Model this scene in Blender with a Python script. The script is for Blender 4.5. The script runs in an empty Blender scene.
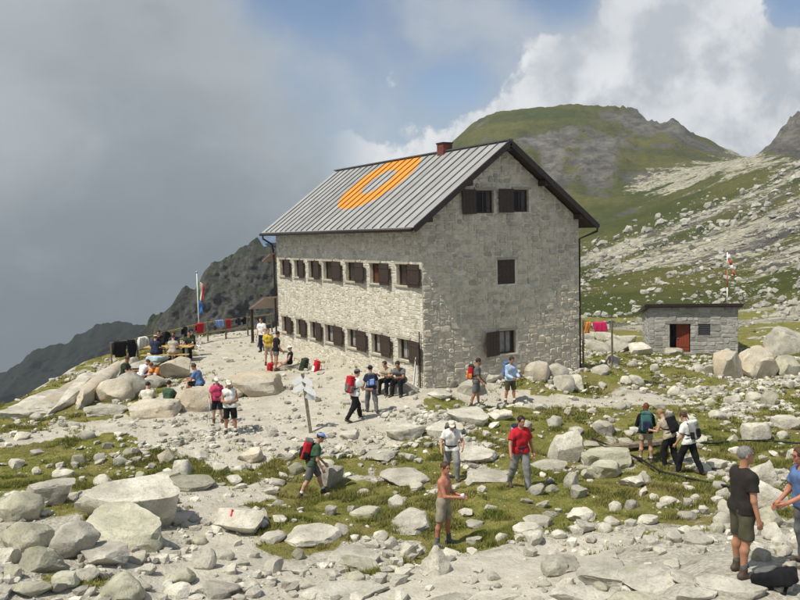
# Stone mountain hut on a rocky plateau with hikers, green peak and cloud behind.
import bpy, math, random, time
import numpy as np
from mathutils import Vector, Matrix

T0 = time.time()
rng = np.random.default_rng(7)
random.seed(7)
scene = bpy.context.scene
COL = scene.collection

# ------------------------------------------------------------------ camera
# world frame: origin at the hut's near corner, +x along the gable wall, +y along the long wall
CAM = np.array([-15.95, -26.971, 5.456])
FPX, YAW, PITCH, ROLL = 867.3, -0.508, -0.076, -0.023
cy_, sy_ = math.cos(YAW), math.sin(YAW)
cp_, sp_ = math.cos(PITCH), math.sin(PITCH)
FWD = np.array([-sy_ * cp_, cy_ * cp_, sp_])
RIGHT0 = np.array([cy_, sy_, 0.0])
UP0 = np.cross(RIGHT0, FWD)
RGT = math.cos(ROLL) * RIGHT0 + math.sin(ROLL) * UP0
UPV = -math.sin(ROLL) * RIGHT0 + math.cos(ROLL) * UP0
FLAT = np.array([-sy_, cy_, 0.0])          # horizontal viewing direction

cam_d = bpy.data.cameras.new('camera')
cam_d.sensor_width = 36.0
cam_d.lens = FPX / 800.0 * 36.0
cam_d.clip_start, cam_d.clip_end = 0.1, 20000
cam = bpy.data.objects.new('camera', cam_d)
COL.objects.link(cam)
cam.matrix_world = Matrix(((RGT[0], UPV[0], -FWD[0], CAM[0]), (RGT[1], UPV[1], -FWD[1], CAM[1]),
                           (RGT[2], UPV[2], -FWD[2], CAM[2]), (0, 0, 0, 1)))
scene.camera = cam

# ------------------------------------------------------------------ sun, exposure
SUN_EL, SHADOW_AZ = math.radians(58), math.radians(9)
to_sun = Vector((-math.cos(SHADOW_AZ) * math.cos(SUN_EL), -math.sin(SHADOW_AZ) * math.cos(SUN_EL), math.sin(SUN_EL)))
sun_d = bpy.data.lights.new('sun', 'SUN')
sun_d.energy = 4.4
sun_d.angle = math.radians(0.53)
sun_d.color = (1.0, 0.935, 0.81)
sun = bpy.data.objects.new('sun', sun_d)
sun.rotation_euler = to_sun.to_track_quat('Z', 'Y').to_euler()
sun.location = (-40, -20, 80)
COL.objects.link(sun)
vs = scene.view_settings
vs.view_transform, vs.look, vs.exposure, vs.gamma = 'Standard', 'None', 0.10, 1.0
vs.use_curve_mapping = False
scene.render.engine = 'CYCLES'
scene.cycles.use_denoising = True
scene.cycles.max_bounces = 6
scene.cycles.diffuse_bounces = 3
scene.cycles.transparent_max_bounces = 8
scene.cycles.volume_bounces = 0
scene.cycles.caustics_reflective = scene.cycles.caustics_refractive = False


# ------------------------------------------------------------------ node helper
class NT:
    """Small wrapper round a node tree: call n(type, inputs...) and link by passing sockets."""
    def __init__(self, tree):
        self.t = tree
        tree.nodes.clear()

    def n(self, typ, ins=None, out=0, **props):
        nd = self.t.nodes.new(typ)
        for k, v in props.items():
            setattr(nd, k, v)
        for k, v in (ins or {}).items():
            s = nd.inputs[k]
            if isinstance(v, bpy.types.NodeSocket):
                self.t.links.new(v, s)
            else:
                s.default_value = v
        return nd.outputs[out] if len(nd.outputs) else None

    def m(self, op, a, b=0.0, c=0.0, clamp=False):
        return self.n('ShaderNodeMath', {0: a, 1: b, 2: c}, operation=op, use_clamp=clamp)

    def mix(self, f, a, b, blend='MIX'):
        return self.n('ShaderNodeMix', {0: f, 6: a, 7: b}, out=2, data_type='RGBA', blend_type=blend)

    def rng(self, v, a, b, c=0.0, d=1.0, smooth=True):
        return self.n('ShaderNodeMapRange', {0: v, 1: a, 2: b, 3: c, 4: d},
                      interpolation_type='SMOOTHSTEP' if smooth else 'LINEAR')

    def noise(self, vec, scale, detail=4.0, rough=0.55, dist=0.0, col=False):
        return self.n('ShaderNodeTexNoise', {'Vector': vec, 'Scale': scale, 'Detail': detail, 'Roughness': rough,
                                             'Distortion': dist}, out=1 if col else 0)

    def vmul(self, vec, s):
        return self.n('ShaderNodeVectorMath', {0: vec, 1: s}, operation='MULTIPLY')


def rgb(r, g, b):
    return (r, g, b, 1.0)


# ------------------------------------------------------------------ sky: daylight with cloud bank and cumulus
world = bpy.data.worlds.new('World')
scene.world = world
world.use_nodes = True
w = NT(world.node_tree)
dirv = w.n('ShaderNodeTexCoord', out=0)
sky = w.n('ShaderNodeTexSky', sky_type='NISHITA', sun_disc=False, sun_elevation=SUN_EL,
          sun_rotation=math.atan2(to_sun.x, to_sun.y), altitude=2000, air_density=1.0, dust_density=0.6, ozone_density=1.0)
skyc = w.n('ShaderNodeVectorMath', {0: sky, 'Scale': 0.105}, operation='SCALE')
dr = w.n('ShaderNodeVectorMath', {0: dirv, 1: tuple(RIGHT0)}, out=1, operation='DOT_PRODUCT')
df = w.n('ShaderNodeVectorMath', {0: dirv, 1: tuple(FLAT)}, out=1, operation='DOT_PRODUCT')
dz = w.n('ShaderNodeSeparateXYZ', {0: dirv}, out=2)
AZ = w.m('ARCTAN2', dr, df)                # azimuth from the valley axis, radians, + to the right
EL = w.m('ARCSINE', dz)
warp = w.noise(dirv, 3.2, 6, 0.55)
warp2 = w.noise(dirv, 9.0, 8, 0.62)
big = w.noise(w.vmul(dirv, (1, 1, 1.5)), 2.3, 5, 0.5, 0.3)


def blob(u, v, a, b, edge=0.55, wob=0.9):
    """soft patch at azimuth u, elevation v with radii a, b, edge broken by noise; 1 inside"""
    x = w.m('MULTIPLY', w.m('SUBTRACT', AZ, u), 1 / a)
    y = w.m('MULTIPLY', w.m('SUBTRACT', EL, v), 1 / b)
    r = w.m('SQRT', w.m('ADD', w.m('MULTIPLY', x, x), w.m('MULTIPLY', y, y)))
    r = w.m('ADD', r, w.m('MULTIPLY', w.m('SUBTRACT', warp2, 0.5), wob * 2))
    return w.rng(r, 1 + edge, 1 - edge)


gaps = None
for g in ((-0.10, 0.275, 0.10, 0.050, .5), (0.068, 0.165, 0.045, 0.028, .5), (0.43, 0.250, 0.06, 0.040, .4), (0.185, 0.275, 0.05, 0.045, .5),
          (0.55, 0.40, 0.16, 0.07, .5), (-0.02, 0.46, 0.2, 0.07, .5), (-0.7, 0.7, 0.4, 0.12, .5),
          (0.9, 0.8, 0.5, 0.14, .5), (-2.2, 0.5, 0.6, 0.2, .5), (2.2, 0.45, 0.6, 0.2, .5)):
    b_ = blob(*g)
    gaps = b_ if gaps is None else w.m('MAXIMUM', gaps, b_)
# heavy grey mist bank (left and low), thin veil to the right of it
soft = w.noise(w.vmul(dirv, (1, 1, 1.3)), 5.0, 9, 0.56, 0.25)
AZw = w.m('ADD', AZ, w.m('ADD', w.m('MULTIPLY', w.m('SUBTRACT', warp2, 0.5), 0.16), w.m('MULTIPLY', w.m('SUBTRACT', warp, 0.5), 0.22)))
edge = w.m('SUBTRACT', w.m('MULTIPLY', EL, -0.42), 0.055)          # the bank's right border leans left with height
bank = w.rng(w.m('SUBTRACT', AZw, edge), 0.09, -0.03)
low = w.rng(w.m('ADD', EL, w.m('MULTIPLY', w.m('SUBTRACT', big, .5), 0.3)), -0.12, 0.26)
bankc = w.n('ShaderNodeValToRGB', {0: w.m('ADD', w.m('MULTIPLY', low, 0.58), w.m('MULTIPLY', big, 0.44))})
rmp = bankc.node.color_ramp
rmp.elements[0].position, rmp.elements[0].color = 0.10, rgb(0.105, 0.135, 0.155)
rmp.elements[1].position, rmp.elements[1].color = 0.92, rgb(0.40, 0.435, 0.46)
e_ = rmp.elements.new(0.5); e_.color = rgb(0.235, 0.275, 0.305)
edgelight = w.m('MULTIPLY', w.rng(AZ, -0.30, -0.56), w.rng(EL, -0.05, 0.12))
bankc = w.mix(w.m('MULTIPLY', edgelight, 0.6), bankc, rgb(0.53, 0.56, 0.58))
bankc = w.mix(w.rng(soft, 0.44, 0.72, 0, 0.5), bankc, rgb(0.47, 0.50, 0.53))
bankc = w.mix(w.rng(soft, 0.46, 0.28, 0, 0.4), bankc, rgb(0.15, 0.18, 0.205))
veila = w.m('MULTIPLY', w.m('SUBTRACT', 1.0, w.m('MULTIPLY', gaps, 0.95)), w.rng(soft, 0.30, 0.62, 0.30, 0.78))
veilc = w.mix(w.rng(soft, 0.35, 0.65), rgb(0.33, 0.38, 0.45), rgb(0.50, 0.535, 0.575))
skyv = w.mix(veila, skyc, veilc)
skyv = w.mix(w.m('MULTIPLY', bank, w.m('SUBTRACT', 1.0, w.m('MULTIPLY', gaps, 0.9))), skyv, bankc)
# bright cumulus: billows, lit from above
cdir = w.n('ShaderNodeVectorMath', {0: dirv, 1: w.n('ShaderNodeVectorMath', {0: w.noise(dirv, 12, 4, .5, col=True), 'Scale': 0.045}, operation='SCALE')}, operation='ADD')
bill = w.noise(cdir, 8.5, 11, 0.58)
shift = tuple(np.array([0.0, 0.0, 0.035]) - 0.02 * RIGHT0)
bill2 = w.noise(w.n('ShaderNodeVectorMath', {0: cdir, 1: shift}, operation='ADD'), 8.5, 9, 0.56)
tl = w.n('ShaderNodeFloatCurve', {0: 1.0, 1: w.rng(AZ, -0.2, 0.8, 0, 1, False)})
cv = tl.node.mapping.curves[0]
pts_ = ((0.0, .02), (.10, .10), (.16, .165), (.25, .125), (.32, .15), (.38, .24), (.46, .33), (.54, .29), (.60, .235), (.68, .25), (1.0, .24))
cv.points[0].location, cv.points[1].location = pts_[0], pts_[-1]
for q_ in pts_[1:-1]:
    cv.points.new(*q_)
tl.node.mapping.update()
top = w.m('SUBTRACT', tl, EL)
cb = w.m('ADD', w.m('MULTIPLY', top, 3.6), w.m('MULTIPLY', w.m('SUBTRACT', bill, 0.5), 1.9))
cmask = w.rng(w.m('ADD', cb, w.m('MULTIPLY', gaps, -0.35)), 0.0, 0.13)
cmask = w.m('MULTIPLY', cmask, w.rng(AZ, -0.085, -0.01))
lit = w.rng(w.m('SUBTRACT', bill, bill2), -0.13, 0.10)
cshade = w.mix(lit, rgb(0.47, 0.505, 0.55), rgb(0.88, 0.885, 0.89))
cshade = w.mix(w.rng(w.noise(dirv, 5.0, 3, .5), 0.45, 0.65, 0, 0.45), cshade, rgb(0.50, 0.54, 0.59))
skyv = w.mix(w.m('MULTIPLY', cmask, 0.96), skyv, cshade)
# everything below the horizon line is valley mist
skyv = w.mix(w.m('MULTIPLY', w.rng(EL, -0.06, -0.3), 0.8), skyv, rgb(0.115, 0.14, 0.16))
bg = w.n('ShaderNodeBackground', {'Color': skyv, 'Strength': 1.0})
w.n('ShaderNodeOutputWorld', {'Surface': bg})

# ------------------------------------------------------------------ projections used to lay things out on the ground
def proj(P):
    d = np.asarray(P, float) - CAM
    dep = d @ FWD
    return 400 + FPX * (d @ RGT) / dep, 300 - FPX * (d @ UPV) / dep


def ray(px, py):
    return FWD + RGT * ((px - 400) / FPX) - UPV * ((py - 300) / FPX)


def at_depth(px, py, d):
    return CAM + ray(px, py) * d


def at_z(px, py, z):
    r = ray(px, py)
    return CAM + r * ((z - CAM[2]) / r[2])


def latt(P):
    d = np.asarray(P, float) - CAM
    return d @ RIGHT0, d @ FLAT


def from_latt(lat, t, z):
    lat, t, z = np.broadcast_arrays(np.asarray(lat, float), np.asarray(t, float), np.asarray(z, float))
    return CAM * np.array([1, 1, 0]) + lat[..., None] * RIGHT0 + t[..., None] * FLAT + z[..., None] * np.array([0, 0, 1.0])


# ------------------------------------------------------------------ noise
_perm = rng.permutation(256)
_perm = np.concatenate([_perm, _perm, _perm])
_val = rng.random(256) * 2 - 1


def vnoise(p):
    p = np.asarray(p, float)
    i = np.floor(p).astype(int)
    f = p - i
    f = f * f * (3 - 2 * f)
    i &= 255
    x, y, z = i[..., 0], i[..., 1], i[..., 2]
    fx, fy, fz = f[..., 0], f[..., 1], f[..., 2]

    def h(a, b, c):
        return _val[_perm[_perm[_perm[(x + a) & 255] + ((y + b) & 255)] + ((z + c) & 255)]]
    def l(a, b, t):
        return a + (b - a) * t
    return l(l(l(h(0, 0, 0), h(1, 0, 0), fx), l(h(0, 1, 0), h(1, 1, 0), fx), fy),
             l(l(h(0, 0, 1), h(1, 0, 1), fx), l(h(0, 1, 1), h(1, 1, 1), fx), fy), fz)


def fbm(p, oct=4, gain=0.5, ridged=False):
    p = np.asarray(p, float)
    a, s, tot = 1.0, 0.0, 0.0
    for o in range(oct):
        v = vnoise(p + 17.3 * o)
        if ridged:
            v = 1 - 2 * np.abs(v)
        s = s + a * v
        tot += a
        a *= gain
        p = p * 2.03
    return s / tot


def P3(x, y, z=0.0):
    x, y, z = np.broadcast_arrays(np.asarray(x, float), np.asarray(y, float), np.asarray(z, float))
    return np.stack([x, y, z], -1)


def sstep(a, b, x):
    t = np.clip((np.asarray(x, float) - a) / (b - a), 0, 1)
    return t * t * (3 - 2 * t)


# ------------------------------------------------------------------ mesh helpers
def mesh_np(name, V, F, attrs=None, smooth=False):
    """F: list of index arrays, each (n,3) or (n,4)"""
    me = bpy.data.meshes.new(name)
    V = np.asarray(V, np.float32)
    if isinstance(F, np.ndarray):
        F = [F]
    F = [np.asarray(f, np.int32) for f in F if len(f)]
    me.vertices.add(len(V))
    me.vertices.foreach_set('co', V.ravel())
    nl = sum(f.size for f in F)
    npoly = sum(len(f) for f in F)
    me.loops.add(nl)
    me.polygons.add(npoly)
    me.loops.foreach_set('vertex_index', np.concatenate([f.ravel() for f in F]))
    tot = np.concatenate([np.full(len(f), f.shape[1], np.int32) for f in F])
    me.polygons.foreach_set('loop_start', np.concatenate([[0], np.cumsum(tot)[:-1]]).astype(np.int32))
    me.polygons.foreach_set('use_smooth', np.full(npoly, smooth, bool))
    for k, a in (attrs or {}).items():
        a = np.asarray(a, np.float32)
        if a.ndim == 1:
            at = me.attributes.new(k, 'FLOAT', 'POINT')
            at.data.foreach_set('value', a)
        else:
            at = me.attributes.new(k, 'FLOAT_COLOR', 'POINT')
            if a.shape[1] == 3:
                a = np.concatenate([a, np.ones((len(a), 1), np.float32)], 1)
            at.data.foreach_set('color', a.ravel())
    me.update(calc_edges=True)
    me.validate()
    return me


def link(name, me, mat=None, parent=None, loc=None, rotz=None, mats=None):
    o = bpy.data.objects.new(name, me)
    COL.objects.link(o)
    if mat is not None and me is not None and len(me.materials) == 0:
        me.materials.append(mat)
    if parent is not None:
        o.parent = parent
    if loc is not None:
        o.location = loc
    if rotz is not None:
        o.rotation_euler = (0, 0, rotz)
    return o


def tag(o, label, cat, group=None, kind=None):
    if label: o['label'] = label
    if cat: o['category'] = cat
    if group: o['group'] = group
    if kind: o['kind'] = kind
    return o


def thing(name, label, cat, loc=(0, 0, 0), rotz=0.0, group=None):
    o = link(name, None, loc=loc, rotz=rotz)
    o.empty_display_size = 0.3
    return tag(o, label, cat, group)


class MB:
    """collects boxes, prisms and tubes into one mesh"""
    def __init__(self):
        self.V, self.F = [], []
        self.n = 0

    def add(self, V, F):
        V = np.asarray(V, float)
        self.V.append(V)
        self.F += [[i + self.n for i in f] for f in F]
        self.n += len(V)
        return self

    def box(self, lo, hi, M=None):
        (a, b, c), (d, e, f) = lo, hi
        V = np.array([[a, b, c], [d, b, c], [d, e, c], [a, e, c], [a, b, f], [d, b, f], [d, e, f], [a, e, f]], float)
        if M is not None:
            V = V @ np.asarray(M)[:3, :3].T + np.asarray(M)[:3, 3]
        return self.add(V, [(0, 3, 2, 1), (4, 5, 6, 7), (0, 1, 5, 4), (1, 2, 6, 5), (2, 3, 7, 6), (3, 0, 4, 7)])

    def bar(self, p, q, wd, ht, up=(0, 0, 1)):
        """rectangular bar from p to q"""
        p, q, up = np.asarray(p, float), np.asarray(q, float), np.asarray(up, float)
        d = q - p
        d /= np.linalg.norm(d)
        s = np.cross(d, up)
        if np.linalg.norm(s) < 1e-4:
            s = np.cross(d, (1, 0, 0))
        s /= np.linalg.norm(s)
        u = np.cross(s, d)
        V = [e + s * a * wd / 2 + u * b * ht / 2 for e in (p, q) for a, b in ((-1, -1), (1, -1), (1, 1), (-1, 1))]
        return self.add(V, [(0, 3, 2, 1), (4, 5, 6, 7), (0, 1, 5, 4), (1, 2, 6, 5), (2, 3, 7, 6), (3, 0, 4, 7)][:0] +
                        [(3, 2, 1, 0), (4, 5, 6, 7), (0, 1, 5, 4), (1, 2, 6, 5), (2, 3, 7, 6), (3, 0, 4, 7)])

    def tube(self, pts, r, seg=8, flat=1.0, cap=True, nrm=None):
        pts = np.asarray(pts, float)
        n = len(pts)
        r = np.broadcast_to(np.asarray(r, float), (n,))
        T = np.gradient(pts, axis=0)
        T /= np.linalg.norm(T, axis=1)[:, None] + 1e-9
        ref = np.array([0, 0, 1.0]) if abs(T[0, 2]) < 0.9 else np.array([1.0, 0, 0])
        V = []
        for i in range(n):
            if nrm is not None:
                ref = np.asarray(nrm[i] if np.ndim(nrm) == 2 else nrm, float)
            s = np.cross(T[i], ref)
            s /= np.linalg.norm(s) + 1e-9
            u = np.cross(s, T[i])
            if nrm is None:
                ref = u
            for k in range(seg):
                a = 2 * math.pi * k / seg
                V.append(pts[i] + r[i] * (math.cos(a) * s + flat * math.sin(a) * u))
        F = [(i * seg + k, i * seg + (k + 1) % seg, (i + 1) * seg + (k + 1) % seg, (i + 1) * seg + k) for i in range(n - 1) for k in range(seg)]
        if cap:
            F.append(tuple(range(seg - 1, -1, -1)))
            F.append(tuple((n - 1) * seg + k for k in range(seg)))
        return self.add(V, F)

    def mesh(self, name, smooth=False, bevel=0.0):
        me = bpy.data.meshes.new(name)
        me.from_pydata(np.concatenate(self.V).tolist(), [], self.F)
        me.polygons.foreach_set('use_smooth', np.full(len(me.polygons), smooth, bool))
        me.update()
        return me

    def build(self, name, mat, parent=None, loc=None, rotz=None, smooth=False):
        return link(name, self.mesh(name, smooth), mat, parent, loc, rotz)


# ------------------------------------------------------------------ materials
MATS = {}


def material(name):
    m = bpy.data.materials.new(name)
    m.use_nodes = True
    MATS[name] = m
    return m, NT(m.node_tree)


def finish(t, color, rough=0.8, bump=None, bstr=0.3, bdist=0.02, metal=0.0, spec=0.3, extra=None):
    ins = {'Base Color': color, 'Roughness': rough, 'Metallic': metal, 'Specular IOR Level': spec}
    if bump is not None:
        ins['Normal'] = t.n('ShaderNodeBump', {'Strength': bstr, 'Distance': bdist, 'Height': bump})
    if extra:
        ins.update(extra)
    b = t.n('ShaderNodeBsdfPrincipled', ins)
    t.n('ShaderNodeOutputMaterial', {'Surface': b})


def plain(name, col, rough=0.75, var=0.25, scale=14.0, metal=0.0, bump=0.25, spec=0.3, bdist=0.006):
    """one-colour material with uneven tone and fine relief"""
    if name in MATS:
        return MATS[name]
    m, t = material(name)
    P = t.n('ShaderNodeTexCoord', out=3)
    a = t.noise(P, scale, 5, 0.6)
    b = t.noise(P, scale * 6, 3, 0.6)
    dark = tuple(c * (1 - var) for c in col) + (1,)
    lite = tuple(min(1, c * (1 + var)) for c in col) + (1,)
    c = t.mix(t.rng(a, 0.3, 0.7), dark, lite)
    finish(t, c, rough, t.m('ADD', a, t.m('MULTIPLY', b, 0.4)), bump, bdist, metal, spec)
    return m


def cloth(name, col, var=0.18):
    """fabric: weave, fading and creases"""
    if name in MATS:
        return MATS[name]
    m, t = material(name)
    P = t.n('ShaderNodeTexCoord', out=3)
    a = t.noise(P, 7, 4, 0.55, 0.6)
    wv = t.noise(P, 160, 2, 0.5)
    c = t.mix(t.rng(a, 0.3, 0.7), tuple(x * (1 - var) for x in col) + (1,), tuple(min(1, x * (1 + var)) for x in col) + (1,))
    finish(t, c, 0.9, t.m('ADD', a, t.m('MULTIPLY', wv, 0.12)), 0.55, 0.02, 0, 0.15,
           {'Sheen Weight': 0.02, 'Sheen Roughness': 0.5})
    return m


def rock_material(name, lo, hi, lichen=0.35, attr=None, warm=0.0, dirt=0.5, rand=0.22):
    m, t = material(name)
    P = t.n('ShaderNodeNewGeometry', out=0)
    base = t.noise(P, 1.7, 6, 0.6, 0.4)
    fine = t.noise(P, 22, 5, 0.65)
    crackd = t.noise(P, 5.0, 7, 0.7, 0.8)
    c = t.mix(t.rng(base, 0.3, 0.72), lo + (1,), hi + (1,))
    c = t.mix(t.rng(fine, 0.30, 0.52, 0.45, 0), c, rgb(0.16, 0.155, 0.14))                       # dark mineral grains
    c = t.mix(t.rng(crackd, 0.50, 0.70, 0, dirt), c, tuple(x * 0.52 for x in lo) + (1,))          # weather stains
    lich = t.noise(P, 4.2, 5, 0.7)
    c = t.mix(t.rng(lich, 0.58, 0.72, 0, lichen), c, rgb(0.34, 0.36, 0.15))
    lich2 = t.noise(P, 7.9, 4, 0.7)
    c = t.mix(t.rng(lich2, 0.62, 0.74, 0, 0.5 * lichen), c, rgb(0.15, 0.155, 0.14))
    if warm:
        wm = t.noise(P, 1.1, 3, 0.5)
        c = t.mix(t.rng(wm, 0.4, 0.62, 0, warm), c, rgb(0.62, 0.47, 0.28))
    if attr:
        tone = t.n('ShaderNodeAttribute', out=2, attribute_name=attr)
    else:
        tone = t.n('ShaderNodeObjectInfo', out=5)
    k = t.rng(tone, 0, 1, 1 - rand, 1 + rand, False)
    c = t.n('ShaderNodeVectorMath', {0: c, 'Scale': k}, operation='SCALE')
    vor = t.n('ShaderNodeTexVoronoi', {'Vector': P, 'Scale': 3.2, 'Randomness': 1.0}, feature='DISTANCE_TO_EDGE')
    hgt = t.m('ADD', t.m('MULTIPLY', crackd, 1.0), t.m('MULTIPLY', fine, 0.35))
    hgt = t.m('ADD', hgt, t.rng(vor, 0, 0.03, -0.10, 0))
    finish(t, c, 0.9, hgt, 0.7, 0.05, 0, 0.2)
    return m


def stone_material(name, cols, mottle=0.4):
    """wall stones: tone per stone from the 'tone' attribute, colour from a ramp of the quarry's stones"""
    m, t = material(name)
    P = t.n('ShaderNodeTexCoord', out=3)
    tone = t.n('ShaderNodeAttribute', out=2, attribute_name='tone')
    rp = t.n('ShaderNodeValToRGB', {0: tone})
    cr = rp.node.color_ramp
    cr.interpolation = 'LINEAR'
    cr.elements[0].color, cr.elements[1].color = cols[0] + (1,), cols[-1] + (1,)
    for i in range(1, len(cols) - 1):
        cr.elements.new(i / (len(cols) - 1)).color = cols[i] + (1,)
    a = t.noise(P, 5.5, 6, 0.65, 0.5)
    f = t.noise(P, 40, 4, 0.6)
    c = t.mix(t.rng(a, 0.42, 0.70, 0, mottle), rp, tuple(x * 0.45 for x in cols[0]) + (1,))
    c = t.mix(t.rng(f, 0.3, 0.5, 0.3, 0), c, rgb(0.18, 0.175, 0.16))
    streak = t.noise(t.vmul(P, (3, 3, 0.35)), 1.2, 4, 0.6)
    c = t.mix(t.rng(streak, 0.50, 0.72, 0, 0.35), c, rgb(0.24, 0.22, 0.18))
    finish(t, c, 0.92, t.m('ADD', a, t.m('MULTIPLY', f, 0.4)), 0.6, 0.03, 0, 0.15)
    return m


ROCKS = [rock_material('granite pale', (0.40, 0.375, 0.305), (0.64, 0.61, 0.52), 0.35),
         rock_material('granite grey', (0.33, 0.31, 0.26), (0.54, 0.515, 0.44), 0.45),
         rock_material('granite lichen', (0.32, 0.31, 0.23), (0.53, 0.51, 0.40), 0.8),
         rock_material('granite cream', (0.42, 0.38, 0.30), (0.60, 0.55, 0.455), 0.15, warm=0.28, dirt=0.4)]
M_RUBBLE = rock_material('rubble granite', (0.39, 0.365, 0.305), (0.65, 0.625, 0.54), 0.25, attr='tone', dirt=0.3, rand=0.42)
M_WHITE = plain('white paint', (0.78, 0.78, 0.76), 0.5, 0.06, bump=0.08)
M_DARKWOOD = plain('dark brown shutter wood', (0.042, 0.026, 0.018), 0.55, 0.35, 18)
M_BROWNMETAL = plain('brown sheet metal', (0.035, 0.025, 0.022), 0.45, 0.3, 9, 0.2)
M_WOOD = plain('weathered grey wood', (0.20, 0.165, 0.12), 0.85, 0.35, 10)
M_YELLOWWOOD = plain('varnished pine', (0.55, 0.36, 0.12), 0.5, 0.2, 10)
M_STEEL = plain('galvanised steel', (0.42, 0.43, 0.44), 0.4, 0.15, 9, 0.7)
M_BLACK = plain('black rubber', (0.012, 0.012, 0.013), 0.6, 0.3)
# ------------------------------------------------------------------ terrain heights
HUT_L, HUT_W, WALL_H = 14.4, 7.33, 6.0
_ctl = []
for px, py, z in ((270, 332, .0), (230, 338, -.05), (200, 345, -.1), (185, 356, -.15), (268, 369, -.25), (300, 385, -.3), (353, 421, -.4),
                  (372, 413, -.35), (230, 436, -.55), (217, 424, -.5), (300, 440, -.6), (150, 410, -.4), (100, 425, -.55), (40, 425, -.6),
                  (0, 418, -.5), (-100, 450, -.5), (40, 403, -.45), (120, 372, -.25), (150, 365, -.25),
                  (474, 408, -.87), (508, 405, -.85), (560, 405, -.85), (600, 400, -.9), (430, 397, -.45),
                  (312, 497, -1.2), (443, 546, -1.05), (518, 488, -.75), (452, 480, -.95), (390, 480, -1.), (340, 460, -.85), (650, 464, -1.1),
                  (690, 474, -1.1), (600, 470, -1.1), (560, 510, -1.), (250, 480, -1.), (150, 480, -.9), (50, 470, -.8), (-80, 500, -.6),
                  (740, 577, .7), (795, 565, .7), (780, 490, -.6), (700, 540, .05), (640, 590, 0.2), (560, 590, -.25), (480, 590, -.5),
                  (400, 600, -.6), (300, 595, -.6), (200, 590, -.45), (100, 590, -.05), (20, 590, .15), (60, 530, -.4), (237, 535, -.8),
                  (330, 560, -.85), (560, 545, -.6), (640, 530, -.55),
                  (690, 400, -1.5), (790, 410, -1.3), (640, 354, -1.75), (690, 355, -1.85), (740, 355, -1.9), (620, 347, -1.6), (600, 365, -1.1),
                  (640, 380, -1.35), (760, 376, -1.7), (820, 345, -1.5), (860, 420, -1.2), (860, 500, -.6), (900, 590, .4)):
    P = at_z(px, py, z)
    _ctl.append((*latt(P), z))
for v in range(-1, 17, 2):
    _ctl.append((*latt((-0.2, v, 0)), -0.03))
for u in range(0, 9, 2):
    _ctl.append((*latt((u, 0, 0)), -0.05 - 0.02 * u))
    _ctl.append((*latt((u, HUT_L, 0)), -0.2))
for lat_, t_, z_ in ((20, 70, -2.4), (0, 70, -2), (40, 70, -2.0), (30, 40, -1.5), (10, 60, -2.0), (-14, 13, 0.1), (0, 9, -.2), (8, 8, .7), (-8, 8, .3), (30, 20, -.4), (-30, 20, -.4)):
    _ctl.append((lat_, t_, z_))
_ctl = np.array(_ctl)


def base_h(lat, t):
    lat, t = np.broadcast_arrays(np.asarray(lat, float), np.asarray(t, float))
    num = np.zeros(lat.shape)
    den = np.zeros(lat.shape)
    for a, b, z in _ctl:
        wgt = 1.0 / ((lat - a) ** 2 + (t - b) ** 2 + 0.9) ** 2
        num += wgt * z
        den += wgt
    return num / den


# rim of the plateau on the valley side, as (lateral, distance)
_rim = [(-60, 28)]
for px, py, z in ((-160, 446, -.5), (0, 409, -.5), (55, 386, -.4), (95, 362, -.3), (125, 352, -.3), (160, 347, -.2), (205, 337, -.1), (262, 328.5, 0)):
    _rim.append(latt(at_z(px, py, z)))
_rim += [(-3, 54), (-1, 62), (2, 75), (8, 140)]
_rim = np.array(_rim)


def rim_dist(lat, t):
    """signed distance to the rim: positive on the valley side"""
    lat, t = np.broadcast_arrays(np.asarray(lat, float), np.asarray(t, float))
    best = np.full(lat.shape, 1e9)
    sgn = np.ones(lat.shape)
    for (a, b), (c, d) in zip(_rim[:-1], _rim[1:]):
        ex, ey = c - a, d - b
        L2 = ex * ex + ey * ey
        h = np.clip(((lat - a) * ex + (t - b) * ey) / L2, 0, 1)
        qx, qy = lat - a - h * ex, t - b - h * ey
        dd = np.hypot(qx, qy)
        s = np.sign(ex * (t - b) - ey * (lat - a))
        up = dd < best
        best = np.where(up, dd, best)
        sgn = np.where(up, s, sgn)
    return best * sgn


def hut_dist(x, y):
    dx = np.maximum(np.maximum(-x, x - HUT_W), 0)
    dy = np.maximum(np.maximum(-y, y - HUT_L), 0)
    return np.hypot(dx, dy)


def ground_h(lat, t, fine=True):
    z = base_h(lat, t)
    W = from_latt(lat, t, 0)
    x, y = W[..., 0], W[..., 1]
    if fine:
        hd = hut_dist(x, y)
        g = gravel_mask(x, y)
        k = sstep(0.2, 2.5, hd) * (1 - 0.8 * g)
        z = z + k * (0.16 * fbm(P3(x * .45, y * .45, 3), 3) + 0.07 * fbm(P3(x * 1.5, y * 1.5, 9), 3)) + 0.015 * fbm(P3(x * 3, y * 3, 1), 2)
    rd = rim_dist(lat, t)
    rd = rd + 0.5 * fbm(P3(x * .5, y * .5, 5), 3)
    drop = np.where(rd > 0, rd * rd / (rd + 1.2) * 1.25, 0)
    return z - drop


def poly_mask(pxy, poly):
    """1 inside a polygon given on the plateau; pxy (...,2)"""
    x, y = pxy[..., 0], pxy[..., 1]
    ins = np.zeros(x.shape, bool)
    n = len(poly)
    for i in range(n):
        (a, b), (c, d) = poly[i], poly[(i + 1) % n]
        cond = ((b > y) != (d > y)) & (x < (c - a) * (y - b) / (d - b + 1e-12) + a)
        ins ^= cond
    return ins.astype(float)


def on_plateau(pts, z=-0.6):
    return [tuple(at_z(a, b, z)[:2]) for a, b in pts]


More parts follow.
